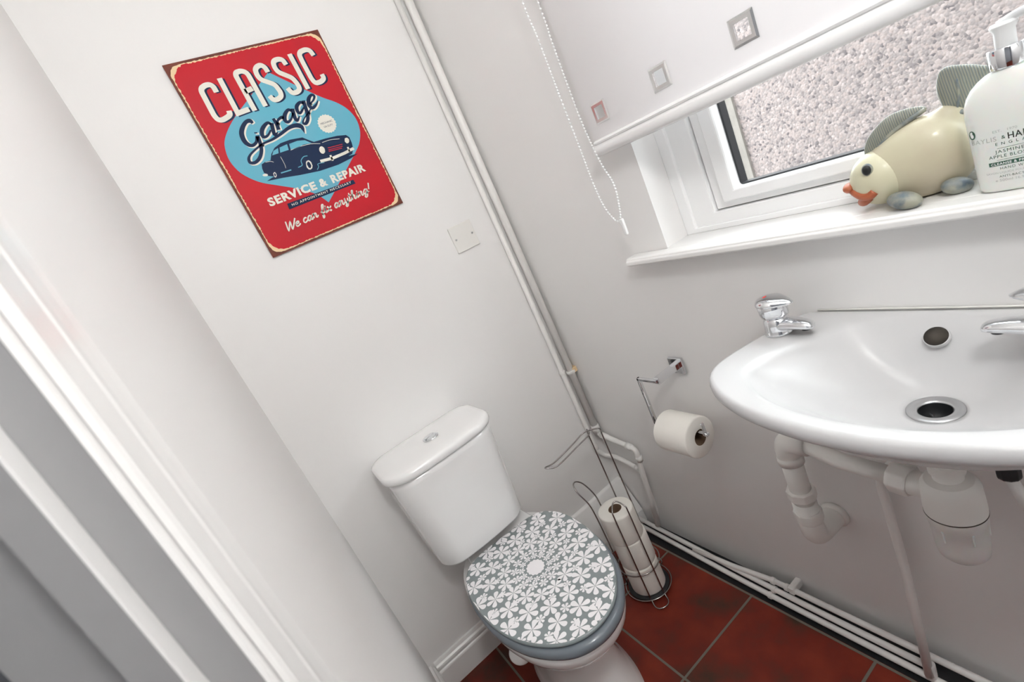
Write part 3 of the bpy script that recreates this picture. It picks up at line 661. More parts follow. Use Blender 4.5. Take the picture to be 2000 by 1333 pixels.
# lid with printed flowers
pm = MB(); ZL = .4295
pm.loft([ring_at(scl(LO, .95), .4200), ring_at(scl(LO, .988), .4203), ring_at(scl(LO, 1.0), .4228), ring_at(scl(LO, .999), .4262), ring_at(scl(LO, .990), .4288), ring_at(scl(LO, .978), ZL), ring_at(scl(LO, .6), ZL)], 0)
def bound(a):            # lid outline radius in direction a from the pattern centre
    best = 9
    dx_, dy_ = math.cos(a), math.sin(a)
    P = scl(LO, .984); px_, py_ = .378, .0
    for i in range(len(P)):
        x1, y1 = P[i][0] - px_, P[i][1] - py_; x2, y2 = P[(i + 1) % len(P)][0] - px_, P[(i + 1) % len(P)][1] - py_
        den = dx_ * (y2 - y1) - dy_ * (x2 - x1)
        if abs(den) < 1e-12: continue
        t_ = (x1 * (y2 - y1) - y1 * (x2 - x1)) / den; u_ = (x1 * dy_ - y1 * dx_) / den
        if t_ > 0 and -1e-6 <= u_ <= 1 + 1e-6: best = min(best, t_)
    return best
BT = [bound(2 * PI * k / 720) for k in range(720)]
def clampp(x, y):
    a = math.atan2(y, x) % (2 * PI); r_ = math.hypot(x, y); R_ = BT[int(a / (2 * PI) * 720) % 720]
    if r_ > R_: x, y = x * R_ / r_, y * R_ / r_
    return x, y
def petalset(cx_, cy_, dia, ph, zz):
    R_ = dia / 2
    rc = math.hypot(cx_, cy_); ac = math.atan2(cy_, cx_) % (2 * PI)
    if rc > BT[int(ac / (2 * PI) * 720) % 720] + R_ * .8: return
    for k in range(6):
        a = ph + k * PI / 3; ca, sa_ = math.cos(a), math.sin(a); pts = []
        prof = [(0.02, 0.0), (.25, .105), (.5, .205), (.70, .262), (.86, .245), (.96, .15), (1.0, 0), (.96, -.15), (.86, -.245), (.70, -.262), (.5, -.205), (.25, -.105)]
        for u_, v_ in prof:
            x = cx_ + (u_ * ca - v_ * sa_) * R_; y = cy_ + (u_ * sa_ + v_ * ca) * R_
            x, y = clampp(x, y); pts.append(tp(.378 + x, y, zz))
        d1 = (Vector(pts[6]) - Vector(pts[0])).length; d2 = (Vector(pts[3]) - Vector(pts[9])).length
        if d1 > .002 and d2 > .0005: pm.add(pts, [tuple(range(12))], 1)
EX = 1.14
pm.add([tp(.378 + (.0245 + .0012 * math.cos(14 * a)) * math.cos(a) * 1.1, (.0235 + .0012 * math.cos(14 * a)) * math.sin(a), ZL + .0003) for a in [2 * PI * k / 112 for k in range(112)]], [tuple(range(112))], 1)
rg = [(.0370, 12, .0200, 0), (.0550, 13, .0265, .5), (.0840, 14, .0420, 0), (.1040, 14, .0210, .5), (.1240, 15, .0500, .2), (.1465, 15, .0245, .7), (.1670, 18, .0530, .1), (.1900, 19, .0240, .6), (.2060, 24, .0480, .5), (.2340, 26, .0480, 0)]
for ri, (r_, n_, d_, ph) in enumerate(rg):
    for k in range(n_):
        a = 2 * PI * (k + ph) / n_
        petalset(r_ * math.cos(a) * EX, r_ * math.sin(a), d_ * (1 + .06 * math.sin(k * 5.1 + ri)), a + random.uniform(-.3, .3), ZL + .0003 + .00003 * (ri % 3))
part(pm, 'toilet_lid', ['lid_grey', 'petal'], wc, auto=60)
for s_ in (-1, 1):
    pm = MB(); pm.lathe([(.007, -.020), (.008, -.017), (.008, .017), (.007, .020)], tp(.186, s_ * .075, .4175), (0, 1, 0), n=20); part(pm, 'hinge', 'ceramic', wc)
# cistern
def crect(xb, xf, yc, hwid, z, rb=.012, rf=.055, bow=.012, n=10):
    P = []
    def arc(cx_, cy_, r_, a0, a1):
        for k in range(n + 1):
            a = math.radians(a0 + (a1 - a0) * k / n); P.append([cx_ + r_ * math.cos(a), cy_ + r_ * math.sin(a)])
    arc(xf - rf, yc + hwid - rf, rf, 90, 0)
    for k in range(1, 12):
        t_ = k / 12; P.append([xf, yc + hwid - rf - (2 * hwid - 2 * rf) * t_])
    arc(xf - rf, yc - hwid + rf, rf, 0, -90); arc(xb + rb, yc - hwid + rb, rb, -90, -180); arc(xb + rb, yc + hwid - rb, rb, 180, 90)
    out = []
    for x, y in P:
        q = (y - yc) / hwid; s_ = max(0, (x - xb) / (xf - xb)); out.append((x + bow * (1 - q * q) * s_ ** 3, y, z))
    return out
pm = MB(); yc = -.583
prof = [(.449, .135, .180), (.452, .140, .186), (.458, .1415, .189), (.50, .144, .192), (.56, .148, .197), (.62, .152, .201), (.68, .156, .205), (.73, .159, .208), (.7505, .160, .209)]
pm.loft([crect(.006, xf, yc + .004 * (z - .6), hw_, z, rb=.035, rf=.055) for z, hw_, xf in prof])
part(pm, 'cistern', 'ceramic', wc)
pm = MB()
prof = [(.7515, .1655, .213, .005), (.7535, .1680, .216, .004), (.760, .1700, .219, .003), (.768, .1700, .219, .003), (.7735, .1680, .2165, .005), (.7765, .163, .211, .010), (.7785, .152, .200, .021), (.7795, .130, .178, .043), (.7798, .100, .148, .073)]
pm.loft([crect(xb, xf, yc, hw_, z, rb=max(.012, .062 - xb), rf=max(.016, .068 - xb), bow=.014) for z, hw_, xf, xb in prof])
part(pm, 'cistern_lid', 'ceramic', wc)
pm = MB(); pm.lathe([(.023, 0), (.0235, .002), (.0215, .004), (.019, .0042), (.0185, .003)], (.118, -.578, .7795), n=36)
fb = part(pm, 'flush_button', 'chrome', wc)
for s_ in (-1, 1):
    pm = MB(); P = [(.118 + s_ * .0008 + s_ * .0165 * math.sin(PI * k / 12), -.578 + .0165 * math.cos(PI * k / 12)) for k in range(13)]
    a_ = math.radians(20)
    P = [(.118 + (x - .118) * math.cos(a_) - (y + .578) * math.sin(a_), -.578 + (x - .118) * math.sin(a_) + (y + .578) * math.cos(a_), .7825) for x, y in P]
    pm.prism(P, (0, 0, .0022)); part(pm, 'button_half', 'chrome', fb)
pm = MB(); pm.tube([(.05, -.428, .30), (.05, -.428, .43), (.06, -.432, .452)], .006); pm.lathe([(.011, 0), (.011, .022)], (.05, -.428, .415), n=6, smooth=False, mi=0)
for i in range(3):
    for j in range(3):
        if (i + j) % 2 == 0: pm.box(.0405 + .006 * i, .0465 + .006 * i, -.421, -.4165, .440 + .006 * j, .446 + .006 * j, 1)
pm.box(.041, .058, -.428, -.421, .440, .458, 1)
part(pm, 'fill_valve', ['plastic', 'black'], wc)

# =================================================================== BASIN
BX = 1.085; CC = (BX, -0.155)
OUT = [(BX, -.003), (.96, -.003), (.90, -.003), (.876, -.008), (.862, -.035), (.846, -.085), (.832, -.140), (.823, -.190), (.825, -.228), (.845, -.262), (.885, -.294), (.945, -.322), (1.02, -.340), (BX, -.345)]
INN = [(BX, -.026), (1.02, -.028), (.965, -.046), (.935, -.085), (.915, -.120), (.897, -.160), (.886, -.200), (.892, -.234), (.918, -.262), (.96, -.287), (1.02, -.306), (BX, -.312)]
def outline(half): 
    pts = half + [(2 * BX - x, y) for x, y in half[::-1][1:-1]]
    return [(p.x, p.y) for p in catmull([Vector((a, b_, 0)) for a, b_ in pts], 10, True)]
NB = 120
def polar(o_):
    R_ = []
    for k in range(NB):
        a = 2 * PI * k / NB; dx_, dy_ = math.cos(a), math.sin(a); best = 0
        for i in range(len(o_)):
            x1, y1 = o_[i][0] - CC[0], o_[i][1] - CC[1]; x2, y2 = o_[(i + 1) % len(o_)][0] - CC[0], o_[(i + 1) % len(o_)][1] - CC[1]
            den = dx_ * (y2 - y1) - dy_ * (x2 - x1)
            if abs(den) < 1e-12: continue
            t_ = (x1 * (y2 - y1) - y1 * (x2 - x1)) / den; u_ = (x1 * dy_ - y1 * dx_) / den
            if t_ > 0 and -1e-6 <= u_ <= 1 + 1e-6: best = max(best, t_)
        R_.append(best)
    return R_
RO, RI = polar(outline(OUT)), polar(outline(INN))
DR = (1.103, -.132)
def bring(R_, k, z, off=0.0, toward=0.0):
    out = []
    for i in range(NB):
        a = 2 * PI * i / NB; r_ = max(R_[i] * k - off, .002); x = CC[0] + r_ * math.cos(a); y = CC[1] + r_ * math.sin(a)
        x += (DR[0] - CC[0]) * toward; y += (DR[1] - CC[1]) * toward
        out.append((x, min(y, -.003), z))
    return out
def circ(c_, r_, z): return [(c_[0] + r_ * math.cos(2 * PI * i / NB), c_[1] + r_ * math.sin(2 * PI * i / NB), z) for i in range(NB)]
def mixr(A, B, t_, z): return [(a[0] * (1 - t_) + b_[0] * t_, a[1] * (1 - t_) + b_[1] * t_, z) for a, b_ in zip(A, B)]
bas = thing('washbasin', (BX, -.003, .85), 'white wall-hung ceramic washbasin under the window', 'washbasin')
pm = MB(); inner0 = bring(RI, 1, .858); dr_ = circ(DR, .033, 0)
R_ = [circ(DR, .030, .730), bring(RO, .42, .742, 0, .5), bring(RO, .60, .766, 0, .35), bring(RO, .76, .796, 0, .2), bring(RO, .885, .822, 0, .08), bring(RO, .955, .834), bring(RO, .985, .839), bring(RO, 1, .844), bring(RO, 1.003, .851), bring(RO, 1, .858, .001), bring(RO, 1, .8625, .005), bring(RO, 1, .8635, .010)]
R_ += [mixr(bring(RO, 1, 0, .010), inner0, .55, .8625), mixr(bring(RO, 1, 0, .010), inner0, .88, .8605), bring(RI, 1, .857, .002), bring(RI, 1, .851, .009), bring(RI, 1, .842, .016)]
for t_, z in ((.13, .832), (.24, .819), (.36, .806), (.48, .795), (.60, .7855), (.72, .7775), (.84, .771), (.94, .7675), (1.0, .7655)): R_.append(mixr(bring(RI, 1, 0, .016), dr_, t_, z))
R_.append(circ(DR, .033, .761)); R_.append(circ(DR, .0195, .760)); R_.append(circ(DR, .0195, .735))
pm.loft(R_, cap1=False)
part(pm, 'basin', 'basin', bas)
pm = MB(); pm.lathe([(.0335, -.001), (.0335, .0022), (.032, .0032), (.022, .0022), (.0200, .0008), (.0198, -.004)], (DR[0], DR[1], .7645), n=48, cap0=False, cap1=False)
dn = part(pm, 'drain_ring', 'steel', bas)
pm = MB(); pm.lathe([(.0192, .0262), (.0186, .020), (.0184, 0), (.001, 0.001)], (DR[0], DR[1], .7385), n=32, mi=0, cap0=False)
part(pm, 'drain_well', 'black', dn)  # black colour stands for the darkness inside the drain
pm = MB()
for a in (0, 60, 120):
    a = math.radians(a + 15); pm.tube([(DR[0] - .018 * math.cos(a), DR[1] - .018 * math.sin(a), 0.747), (DR[0] + .018 * math.cos(a), DR[1] + .018 * math.sin(a), .747)], .0016, 8)
pm.lathe([(.006, 0), (.006, .003), (.002, .004)], (DR[0], DR[1], .746), n=16)
part(pm, 'drain_grid', 'chrome', dn)
pm = MB(); oc = Vector((1.088, -.0500, .8395)); on = Vector((0.02, -.62, .78)).normalized()
pm.lathe([(.0152, .0022), (.001, .0024)], oc, on, n=32, mi=0); pm.lathe([(.0166, -.004), (.0163, .0018), (.0158, .0025), (.0150, .0020)], oc, on, n=32, mi=1, cap0=False, cap1=False)  # flat dark disc paints the shade inside the overflow hole
part(pm, 'overflow_hole', ['dark_tone', 'basin'], bas)
pm = MB(); pm.tube([(.90, -.0035, .8645), (1.0, -.0035, .865), (1.10, -.0035, .8645), (1.27, -.0035, .8645)], .0016, 8); part(pm, 'sealant_bead', 'plastic', bas)

def make_tap(name, cx_, cy_, s, label, dot):
    z0 = .8635
    t = thing(name, (cx_, cy_, z0), label, 'tap')
    def q(x, y, z): return (cx_ + s * x, cy_ + y, z0 + z)
    pm = MB(); n = 36
    pm.lathe([(.0245, 0), (.0245, .003), (.0232, .006), (.0225, .018), (.0215, .027), (.018, .031), (.0150, .034), (.0150, .040)], (cx_, cy_, z0), n=n)
    rr = []
    for u_, hy, hz, zc, dy_ in ((-.012, .014, .011, .017, 0), (0, .0205, .0125, .0165, 0), (.02, .0185, .0115, .0175, -.001), (.038, .0165, .0098, .0185, -.003), (.052, .0150, .0085, .0185, -.005), (.061, .0125, .0072, .0175, -.006), (.066, .0085, .0055, .0165, -.007), (.0685, .003, .002, .0155, -.007)):
        rr.append([q(u_, dy_ + hy * math.cos(a), zc + hz * math.sin(a)) for a in [2 * PI * k / n for k in range(n)]])
    pm.loft(rr); body = part(pm, 'tap_body', 'chrome', t)
    pm = MB(); pm.lathe([(.0075, 0), (.0078, .004)], q(.053, -.005, .0085), (0, 0, 1), n=20); part(pm, 'aerator', 'black', t)
    # handle: three soft lobes below a domed cap with a beak
    pm = MB(); rr = []
    for z, r_ in ((.0335, .0185), (.0350, .0220), (.040, .0236), (.050, .0244), (.060, .0250)):
        rr.append([q((r_ + .0014 * math.cos(3 * a)) * math.cos(a), (r_ + .0014 * math.cos(3 * a)) * math.sin(a), z) for a in [2 * PI * k / 48 for k in range(48)]])
    pm.loft(rr)
    rr = []
    for z, r_, bk in ((.0570, .0246, .008), (.0590, .0262, .014), (.0610, .0264, .0145), (.0640, .0252, .0115), (.0675, .0222, .008), (.0700, .0155, .004), (.0710, .006, .001)):
        rr.append([q(r_ * math.cos(a) + bk * max(0, math.cos(a)) ** 3 - .0015, r_ * math.sin(a) * (1 - .25 * max(0, math.cos(a)) ** 2), z - .002 * max(0, math.cos(a)) ** 2) for a in [2 * PI * k / 48 for k in range(48)]])
    pm.loft(rr); hd_ = part(pm, 'tap_handle', 'chrome', t)
    pm = MB(); c_ = Vector(q(-.012, 0, .0690)); pm.lathe([(.0058, -.001), (.0056, .0012), (.001, .0016)], c_, (-.25 * s, 0, 1), n=20)
    part(pm, 'temperature_dot', dot, hd_)
    return t
M['blue_dot'] = mat('blue_indicator', (0.02, 0.08, 0.5), 0.3)
make_tap('basin_tap', .873, -.085, 1, 'small chrome basin tap with a red dot, at the left corner of the basin', 'red_dot')
make_tap('basin_tap', 1.224, -.088, -1, 'chrome basin tap cut off by the right edge of the photo', 'blue_dot')

# =================================================================== WASTE, TRAP, SUPPLY UNDER THE BASIN
TX, TY = 1.098, -.126
tr = thing('bottle_trap', (TX, TY, .47), 'white plastic bottle trap with a cloudy cup hanging below the basin drain', 'trap')
pm = MB()
pm.lathe([(.0195, .732), (.0195, .668), (.0225, .667), (.0225, .652), (.019, .650), (.019, .640), (.030, .637), (.0355, .630), (.037, .622), (.038, .600), (.0385, .585), (.0385, .578)], (TX, TY, 0), n=48)
pm.tube([(TX - .028, TY, .610), (TX - .060, TY + .003, .611)], .0205, 24)
body = part(pm, 'trap_body', 'plastic', tr, auto=35)
pm = MB(); pm.lathe([(.0388, .5785), (.0388, .5765)], (TX, TY, 0), n=48); part(pm, 'seal_ring', 'dark_tone', body)
pm = MB(); pm.lathe([(.0370, .5770), (.0370, .560), (.0345, .556), (.0340, .512), (.0320, .497), (.026, .489), (.014, .485), (.001, .484)], (TX, TY, 0), n=48)
for k in range(6):
    a = 2 * PI * k / 6 + .3; pm.tube([(TX + .035 * math.cos(a), TY + .035 * math.sin(a), .556), (TX + .0345 * math.cos(a), TY + .0345 * math.sin(a), .535)], .0016, 8)
part(pm, 'trap_cup', 'plastic_clear', tr, auto=35)
def nut(mb, a, b_, r_, ribs=10, mi=0):
    a, b_ = Vector(a), Vector(b_); ax = (b_ - a).normalized(); L_ = (b_ - a).length
    u_ = ax.orthogonal().normalized(); v_ = ax.cross(u_); n_ = ribs * 6; rings = []
    for h_, k in ((0, .93), (.08, .99), (.2, 1), (.8, 1), (.92, .99), (1, .93)):
        rings.append([a + ax * L_ * h_ + (u_ * math.cos(t_) + v_ * math.sin(t_)) * r_ * k * (1 + (.045 if (j % 6) < 2 else 0)) for j, t_ in [(j, 2 * PI * j / n_) for j in range(n_)]])
    mb.loft(rings, mi)
pm = MB(); nut(pm, (TX - .050, TY + .003, .6105), (TX - .080, TY + .006, .6115), .0255, 8); part(pm, 'trap_outlet_nut', 'plastic', tr, auto=35)

EXx, EY_ = .815, -.088
wp = thing('waste_pipe', (EXx, EY_, .34), 'white plastic waste pipe running left from the trap, then down into the wall', 'pipe')
pm = MB(); pm.tube(rounded([(TX - .0815, TY + .006, .6112), (TX - .16, TY + .012, .611), (EXx + .035, EY_, .610)], .01), .0155, 24); part(pm, 'waste_tube', 'plastic', wp)
pm = MB(); pm.lathe([(.019, 0), (.0195, .002), (.0195, .010), (.0185, .012), (.019, .014), (.019, .02)], (EXx + .062, EY_, .610), (-1, 0, 0), n=28); part(pm, 'reducer', 'plastic', wp)
pm = MB(); pm.tube(rounded([(EXx + .048, EY_, .610), (EXx, EY_, .610), (EXx, EY_, .560)], .030, 10), .0235, 28)
pm.lathe([(.0255, 0), (.0255, .018)], (EXx, EY_, .555), n=32); part(pm, 'elbow', 'plastic', wp)
pm = MB(); pm.tube([(EXx, EY_, .57), (EXx, EY_, .44)], .0210, 28); part(pm, 'down_pipe', 'plastic', wp)
pm = MB(); nut(pm, (EXx, EY_, .484), (EXx, EY_, .462), .0275, 8); part(pm, 'compression_nut', 'plastic', wp, auto=35)
pm = MB(); nut(pm, (EXx + .001, EY_, .430), (EXx + .001, EY_, .402), .0270, 8); part(pm, 'compression_nut', 'plastic', wp, auto=35)
pm = MB(); pm.tube(rounded([(EXx, EY_, .45), (EXx, EY_, .352), (EXx, -.03, .348), (EXx, .0, .347)], .034, 12), .0245, 28)
pm.lathe([(.030, 0), (.030, .008), (.024, .014)], (EXx, -.0005, .347), (0, -1, 0), n=28); part(pm, 'wall_bend', 'plastic', wp)

sp = thing('supply_pipe', (.955, -.03, .0), 'thin white painted supply pipe dropping from behind the trap to the floor pipes', 'pipe')
pm = MB(); pm.tube(rounded([(1.03, -.028, .62), (.965, -.028, .545), (.940, -.022, .505), (.950, -.032, .30), (.962, -.066, .022)], .08), .0088, 16); part(pm, 'tube', 'pipe', sp)
pm = MB(); nut(pm, (.9615, -.058, .050), (.962, -.0605, .012), .011, 6); part(pm, 'fitting', 'pipe', sp)
pm = MB(); nut(pm, (.925, -.020, .524), (.953, -.024, .514), .0088, 6); pm.box(.917, .931, -.026, -.019, .524, .5275, 1); part(pm, 'pipe_joint', ['pipe', 'black'], sp)
vp = thing('isolation_valve', (1.150, -.085, .62), 'black ribbed valve knob under the right side of the basin', 'valve')
pm = MB(); nut(pm, (1.1525, -.082, .662), (1.154, -.085, .628), .0135, 10); part(pm, 'knob', 'black', vp)
pm = MB(); pm.tube([(1.1525, -.078, .74), (1.1525, -.082, .66)], .0065, 16); part(pm, 'stem', 'black', vp)
sp2 = thing('supply_pipe', (1.20, -.03, .0), 'shaded white supply pipe below the black valve knob near the right edge', 'pipe')
pm = MB(); pm.tube(rounded([(1.154, -.085, .630), (1.168, -.06, .53), (1.185, -.024, .44), (1.19, -.022, .04)], .03), .0078, 16); part(pm, 'tube', 'pipe', sp2)

# =================================================================== HEATING PIPES
def pipe_run(name, label, pts, r_, clips=(), joints=(), group=None, rr_=.02, loc=None, branch=None):
    t = thing(name, loc or pts[-1], label, 'pipe', group)
    pm = MB(); pm.tube(rounded(pts, rr_), r_, 18); part(pm, 'tube', 'pipe', t)
    if branch:
        pm = MB(); pm.tube(rounded(branch[0], .02), branch[1], 18); part(pm, 'branch_tube', 'pipe', t)
        for a, b_ in branch[2]:
            pm = MB(); pm.tube([a, b_], branch[1] * 1.2, 18); part(pm, 'joint', 'pipe', t)
    for a, b_ in joints:
        pm = MB(); pm.tube([a, b_], r_ * 1.22, 18); part(pm, 'joint', 'pipe', t)
    for c_, ax in clips:
        pm = MB(); c_ = Vector(c_); pm.lathe([(r_ * 1.25, -.005), (r_ * 1.32, -.004), (r_ * 1.32, .004), (r_ * 1.25, .005)], c_, ax, n=24)
        part(pm, 'pipe_clip', 'pipe', t)
    return t
VX = Vector((0, 0, 1)); HX = Vector((1, 0, 0))
pipe_run('heating_pipe', 'thick white painted pipe rising up the corner between the two walls', [(.021, -.021, H), (.021, -.021, .385)], .0125,
         clips=[((.021, -.021, .655), VX)], joints=[((.021, -.021, .43), (.021, -.021, .402))], branch=([(.021, -.021, .400), (.034, -.0215, .391), (.205, -.022, .372), (.190, -.030, .20), (.172, -.036, .044)], .0095, [((.038, -.0215, .3905), (.070, -.0215, .387)), ((.206, -.022, .345), (.203, -.022, .325)), ((.165, -.022, .377), (.188, -.022, .3740))]), loc=(.021, -.021, .39))
pipe_run('heating_pipe', 'thinner white painted pipe close against the back wall beside the corner pipe', [(.0105, -.049, 1.93), (.0105, -.049, .335), (.0105, -.030, .300), (.06, -.012, .292), (.172, -.012, .270), (.166, -.014, .10), (.158, -.020, .045)], .0085,
         clips=[((.0105, -.049, .665), VX)], joints=[((.0105, -.049, .36), (.0105, -.049, .338)), ((.150, -.012, .2745), (.168, -.012, .271)), ((.1715, -.012, .255), (.171, -.012, .24))], loc=(.0105, -.049, .33))
pm = MB(); pm.box(.004, .035, -.020, -.0005, .648, .668); o = pm.build('pipe_bracket', 'tin_cream', bevel=.003); re_origin(o, (.02, -.01, .65)); tag(o, 'yellowed bracket block holding the corner pipe to the wall', 'bracket')
fp = [((-.035, .037), 'uppermost of the three white pipes along the foot of the window wall', 0.645),
      ((-.049, .0225), 'middle of the three white pipes along the foot of the window wall', 0.42),
      ((-.063, .009), 'lowest of the three white pipes along the foot of the window wall', 0.10)]
pipe_run('floor_pipe', fp[0][1], [(.33, -.047, .025), (.47, -.044, .032), (.60, -.034, .041), (.70, -.034, .040), (1.0, -.034, .040), (1.30, -.034, .040), (1.95, -.034, .040)], .0076, clips=[((.60, -.035, .041), HX), ((.640, -.035, .041), HX)], loc=(.65, -.035, .037))
pipe_run('floor_pipe', fp[1][1], [(.02, -.0375, .036), (.50, -.0445, .0235), (.70, -.0475, .0225), (.962, -.0475, .0225)], .0076, clips=[((.605, -.0465, .0225), HX)], loc=(.5, -.047, .0225), rr_=.05)
pipe_run('floor_pipe', fp[2][1], [(.02, -.050, .019), (.50, -.0590, .0085), (.70, -.0610, .0082), (1.95, -.0610, .0082)], .0076, clips=[((.598, -.0600, .0085), HX)], loc=(.5, -.061, .009), rr_=.05)
pm = MB(); pm.box(.648, .664, -.045, -.001, .034, .056); o = pm.build('pipe_clip_block', 'pipe', bevel=.003); re_origin(o, (.656, -.02, .034)); tag(o, 'white plastic clip block fixing the floor pipes to the wall', 'pipe clip')

# =================================================================== WALL ROLL HOLDER AND ROLL
def roll(label, c_, ax, L_=.100, r_=.052, group=None, name='toilet_roll'):
    ax = Vector(ax).normalized(); c_ = Vector(c_); t = thing(name, c_ if abs(ax.z) > .5 else c_, label, 'toilet roll', group)
    pm = MB(); h_ = L_ / 2
    b0 = c_ + ax * h_ if abs(ax.z) > .5 else c_
    pm.lathe([(.0212, -h_), (r_ - .004, -h_), (r_ - .001, -h_ + .002), (r_, -h_ + .005), (r_ - .0003, 0), (r_, h_ - .005), (r_ - .001, h_ - .002), (r_ - .004, h_), (.0212, h_), (.0212, -h_)], b0, ax, n=56, cap0=False, cap1=False)
    part(pm, 'paper', 'paper', t, auto=45)
    pm = MB(); pm.lathe([(.0210, -h_ + .0005), (.0210, h_ - .0005), (.0198, h_ - .0005), (.0198, -h_ + .0005), (.0210, -h_ + .0005)], b0, ax, n=40, cap0=False, cap1=False)
    part(pm, 'cardboard_core', 'card', t, auto=45)
    return t
hd_ = thing('toilet_roll_holder', (.507, 0, .713), 'square chrome toilet roll holder bracket fixed to the window wall', 'toilet roll holder')
pm = MB(); pm.box(.484, .530, -.009, -.0004, .690, .736); part(pm, 'wall_plate', 'chrome', hd_, bevel=.0015)
pm = MB(); pm.box(.4975, .5165, -.088, -.008, .7045, .7225); part(pm, 'arm', 'chrome', hd_, bevel=.002)
pm = MB()
def flat_bar(pts, w_, h_):      # rectangular section along an xz path at fixed y
    for a, b_ in zip(pts[:-1], pts[1:]):
        x0, x1 = sorted((a[0], b_[0])); z0, z1 = sorted((a[1], b_[1])); pm.box(x0 - h_ / 2, x1 + h_ / 2, -.0875 - w_ / 2, -.0875 + w_ / 2, z0 - h_ / 2, z1 + h_ / 2)
flat_bar([(.505, .7135), (.443, .7135)], .010, .0085); flat_bar([(.443, .7135), (.443, .574)], .010, .0085)
flat_bar([(.443, .574), (.610, .574)], .010, .0085); flat_bar([(.606, .574), (.606, .603)], .010, .0055)
part(pm, 'hook_bar', 'chrome', hd_, bevel=.0018)
roll('white toilet roll hanging on the chrome wall holder', (.532, -.0875, .5595), (1, 0, 0), L_=.108, r_=.054)

# =================================================================== STANDING WIRE HOLDER WITH SPARE ROLLS
SCx, SCy = .278, -.222
stn = thing('toilet_roll_stand', (SCx, SCy, 0), 'tall bent wire stand holding spare toilet rolls beside the toilet', 'toilet roll stand')
def pol(a, r_, z): a = math.radians(a); return (SCx + r_ * math.cos(a), SCy + r_ * math.sin(a), z)
RW = .0022
for z, r_ in ((.012, .074), (.105, .066)):
    pm = MB(); pm.tube([pol(k * 360 / 64, r_, z) for k in range(64)], RW, 10, closed=True); part(pm, 'wire_ring', 'wire', stn)
pm = MB(); pm.lathe([(.066, 0), (.068, .002), (.066, .004), (.001, .004)], (SCx, SCy, .006), n=40); part(pm, 'base_plate', 'black', stn)
def pair(a, top, loopfn, name):
    d_ = math.radians(a); tx, ty = -math.sin(d_), math.cos(d_); R_ = .064; hw_ = .0225
    B = lambda s, r_, z: (SCx + r_ * math.cos(d_) + s * tx, SCy + r_ * math.sin(d_) + s * ty, z)
    path = [B(-.006, .104, .0035), B(-.016, .100, .0035), B(-hw_, .088, .004), B(-hw_, .072, .012), B(-hw_, R_, .03), B(-hw_, R_, .2)] + loopfn(B, R_, hw_) + [B(hw_, R_, .2), B(hw_, R_, .03), B(hw_, .072, .012), B(hw_, .088, .004), B(.016, .100, .0035), B(.006, .104, .0035), B(-.006, .104, .0035)]
    pm = MB(); pm.tube(catmull(path, 8), RW, 10); part(pm, name, 'wire', stn)
pair(-22, .35, lambda B, R_, h_: [B(-h_, R_, .33), B(-h_ * .9, R_ - .004, .350), B(-h_ * .3, R_ - .022, .362), B(h_ * .3, R_ - .022, .362), B(h_ * .9, R_ - .004, .350), B(h_, R_, .33)], 'front_guide')
pair(204, .38, lambda B, R_, h_: [B(-h_, R_ + .002, .30), B(-h_, R_ + .008, .345), B(-h_ * .95, R_ + .030, .385), B(-h_ * .4, R_ + .044, .404), B(h_ * .4, R_ + .044, .404), B(h_ * .95, R_ + .030, .385), B(h_, R_ + .008, .345), B(h_, R_ + .002, .30)], 'side_guide')
d_ = math.radians(103)
def back(B, R_, h_):
    o_ = [B(-h_, R_, .40), B(-h_, R_, .535), B(-h_, R_ + .002, .552), B(-h_ * .8, R_ - .004, .563)]
    o2 = [B(h_ * .8, R_ - .004, .563), B(h_, R_ + .002, .552), B(h_, R_, .535), B(h_, R_, .40)]
    def arm(t_, z, w_): return (.246 - .006 * t_ + w_ * .0125, -.172 - .186 * t_, z)
    A1 = [arm(.10, .560, 1), arm(.35, .552, 1), arm(.75, .541, 1), arm(.88, .542, .95), arm(.96, .548, .6), arm(1.0, .551, 0)]
    A2 = [arm(.96, .548, -.6), arm(.88, .542, -.95), arm(.75, .541, -1), arm(.35, .552, -1), arm(.10, .560, -1)]
    return o_ + A2[::-1] + [A1[-1]] + A1[:-1][::-1] + o2
pair(118, .56, back, 'tall_arm')
for i, (lab, dx_, dy_) in enumerate((('spare white toilet roll at the bottom of the wire stand', .001, .0), ('middle one of the spare toilet rolls stacked in the wire stand', -.002, .003), ('spare toilet roll on top of the stack, its brown cardboard core showing', -.003, -.001))):
    roll(lab, (SCx + dx_, SCy + dy_, .0105 + i * .1002), (0, 0, 1), L_=.100, r_=.0555 if i != 1 else .0565, group=None)

# =================================================================== FISH ORNAMENT
fs_ = thing('fish_ornament', (1.06, .022, WZ0), 'cream pottery fish with grey fins and orange lips on the window sill', 'ornament')
FY = .022
def fring(c_, tdir, rv, rt, n=36):
    tdir = Vector(tdir).normalized(); yv = Vector((0, 1, 0)); up = tdir.cross(yv).normalized() * -1
    c_ = Vector((c_[0], FY, c_[1])); return [c_ + yv * rt * math.cos(a) + up * rv * math.sin(a) for a in [2 * PI * k / n for k in range(n)]]
A0, A1 = Vector((.9945, 0, 1.0665)), Vector((1.1370, 0, 1.0980)); ad = A1 - A0
TT = [(0, .004), (.03, .0165), (.10, .029), (.25, .0425), (.40, .0505), (.55, .0553), (.70, .0562), (.82, .0515), (.90, .0430), (.96, .0305), (.99, .017), (1.0, .004)]
TT = catmull([Vector((a, b_, 0)) for a, b_ in TT], 4)
pm = MB(); rr = [fring((A0.x + ad.x * v.x, A0.z + ad.z * v.x), ad, v.y, v.y * .70) for v in TT]
rr = [[Vector((p.x, p.y, max(p.z, WZ0 + .0004))) for p in r_] for r_ in rr]
pm.loft(rr)
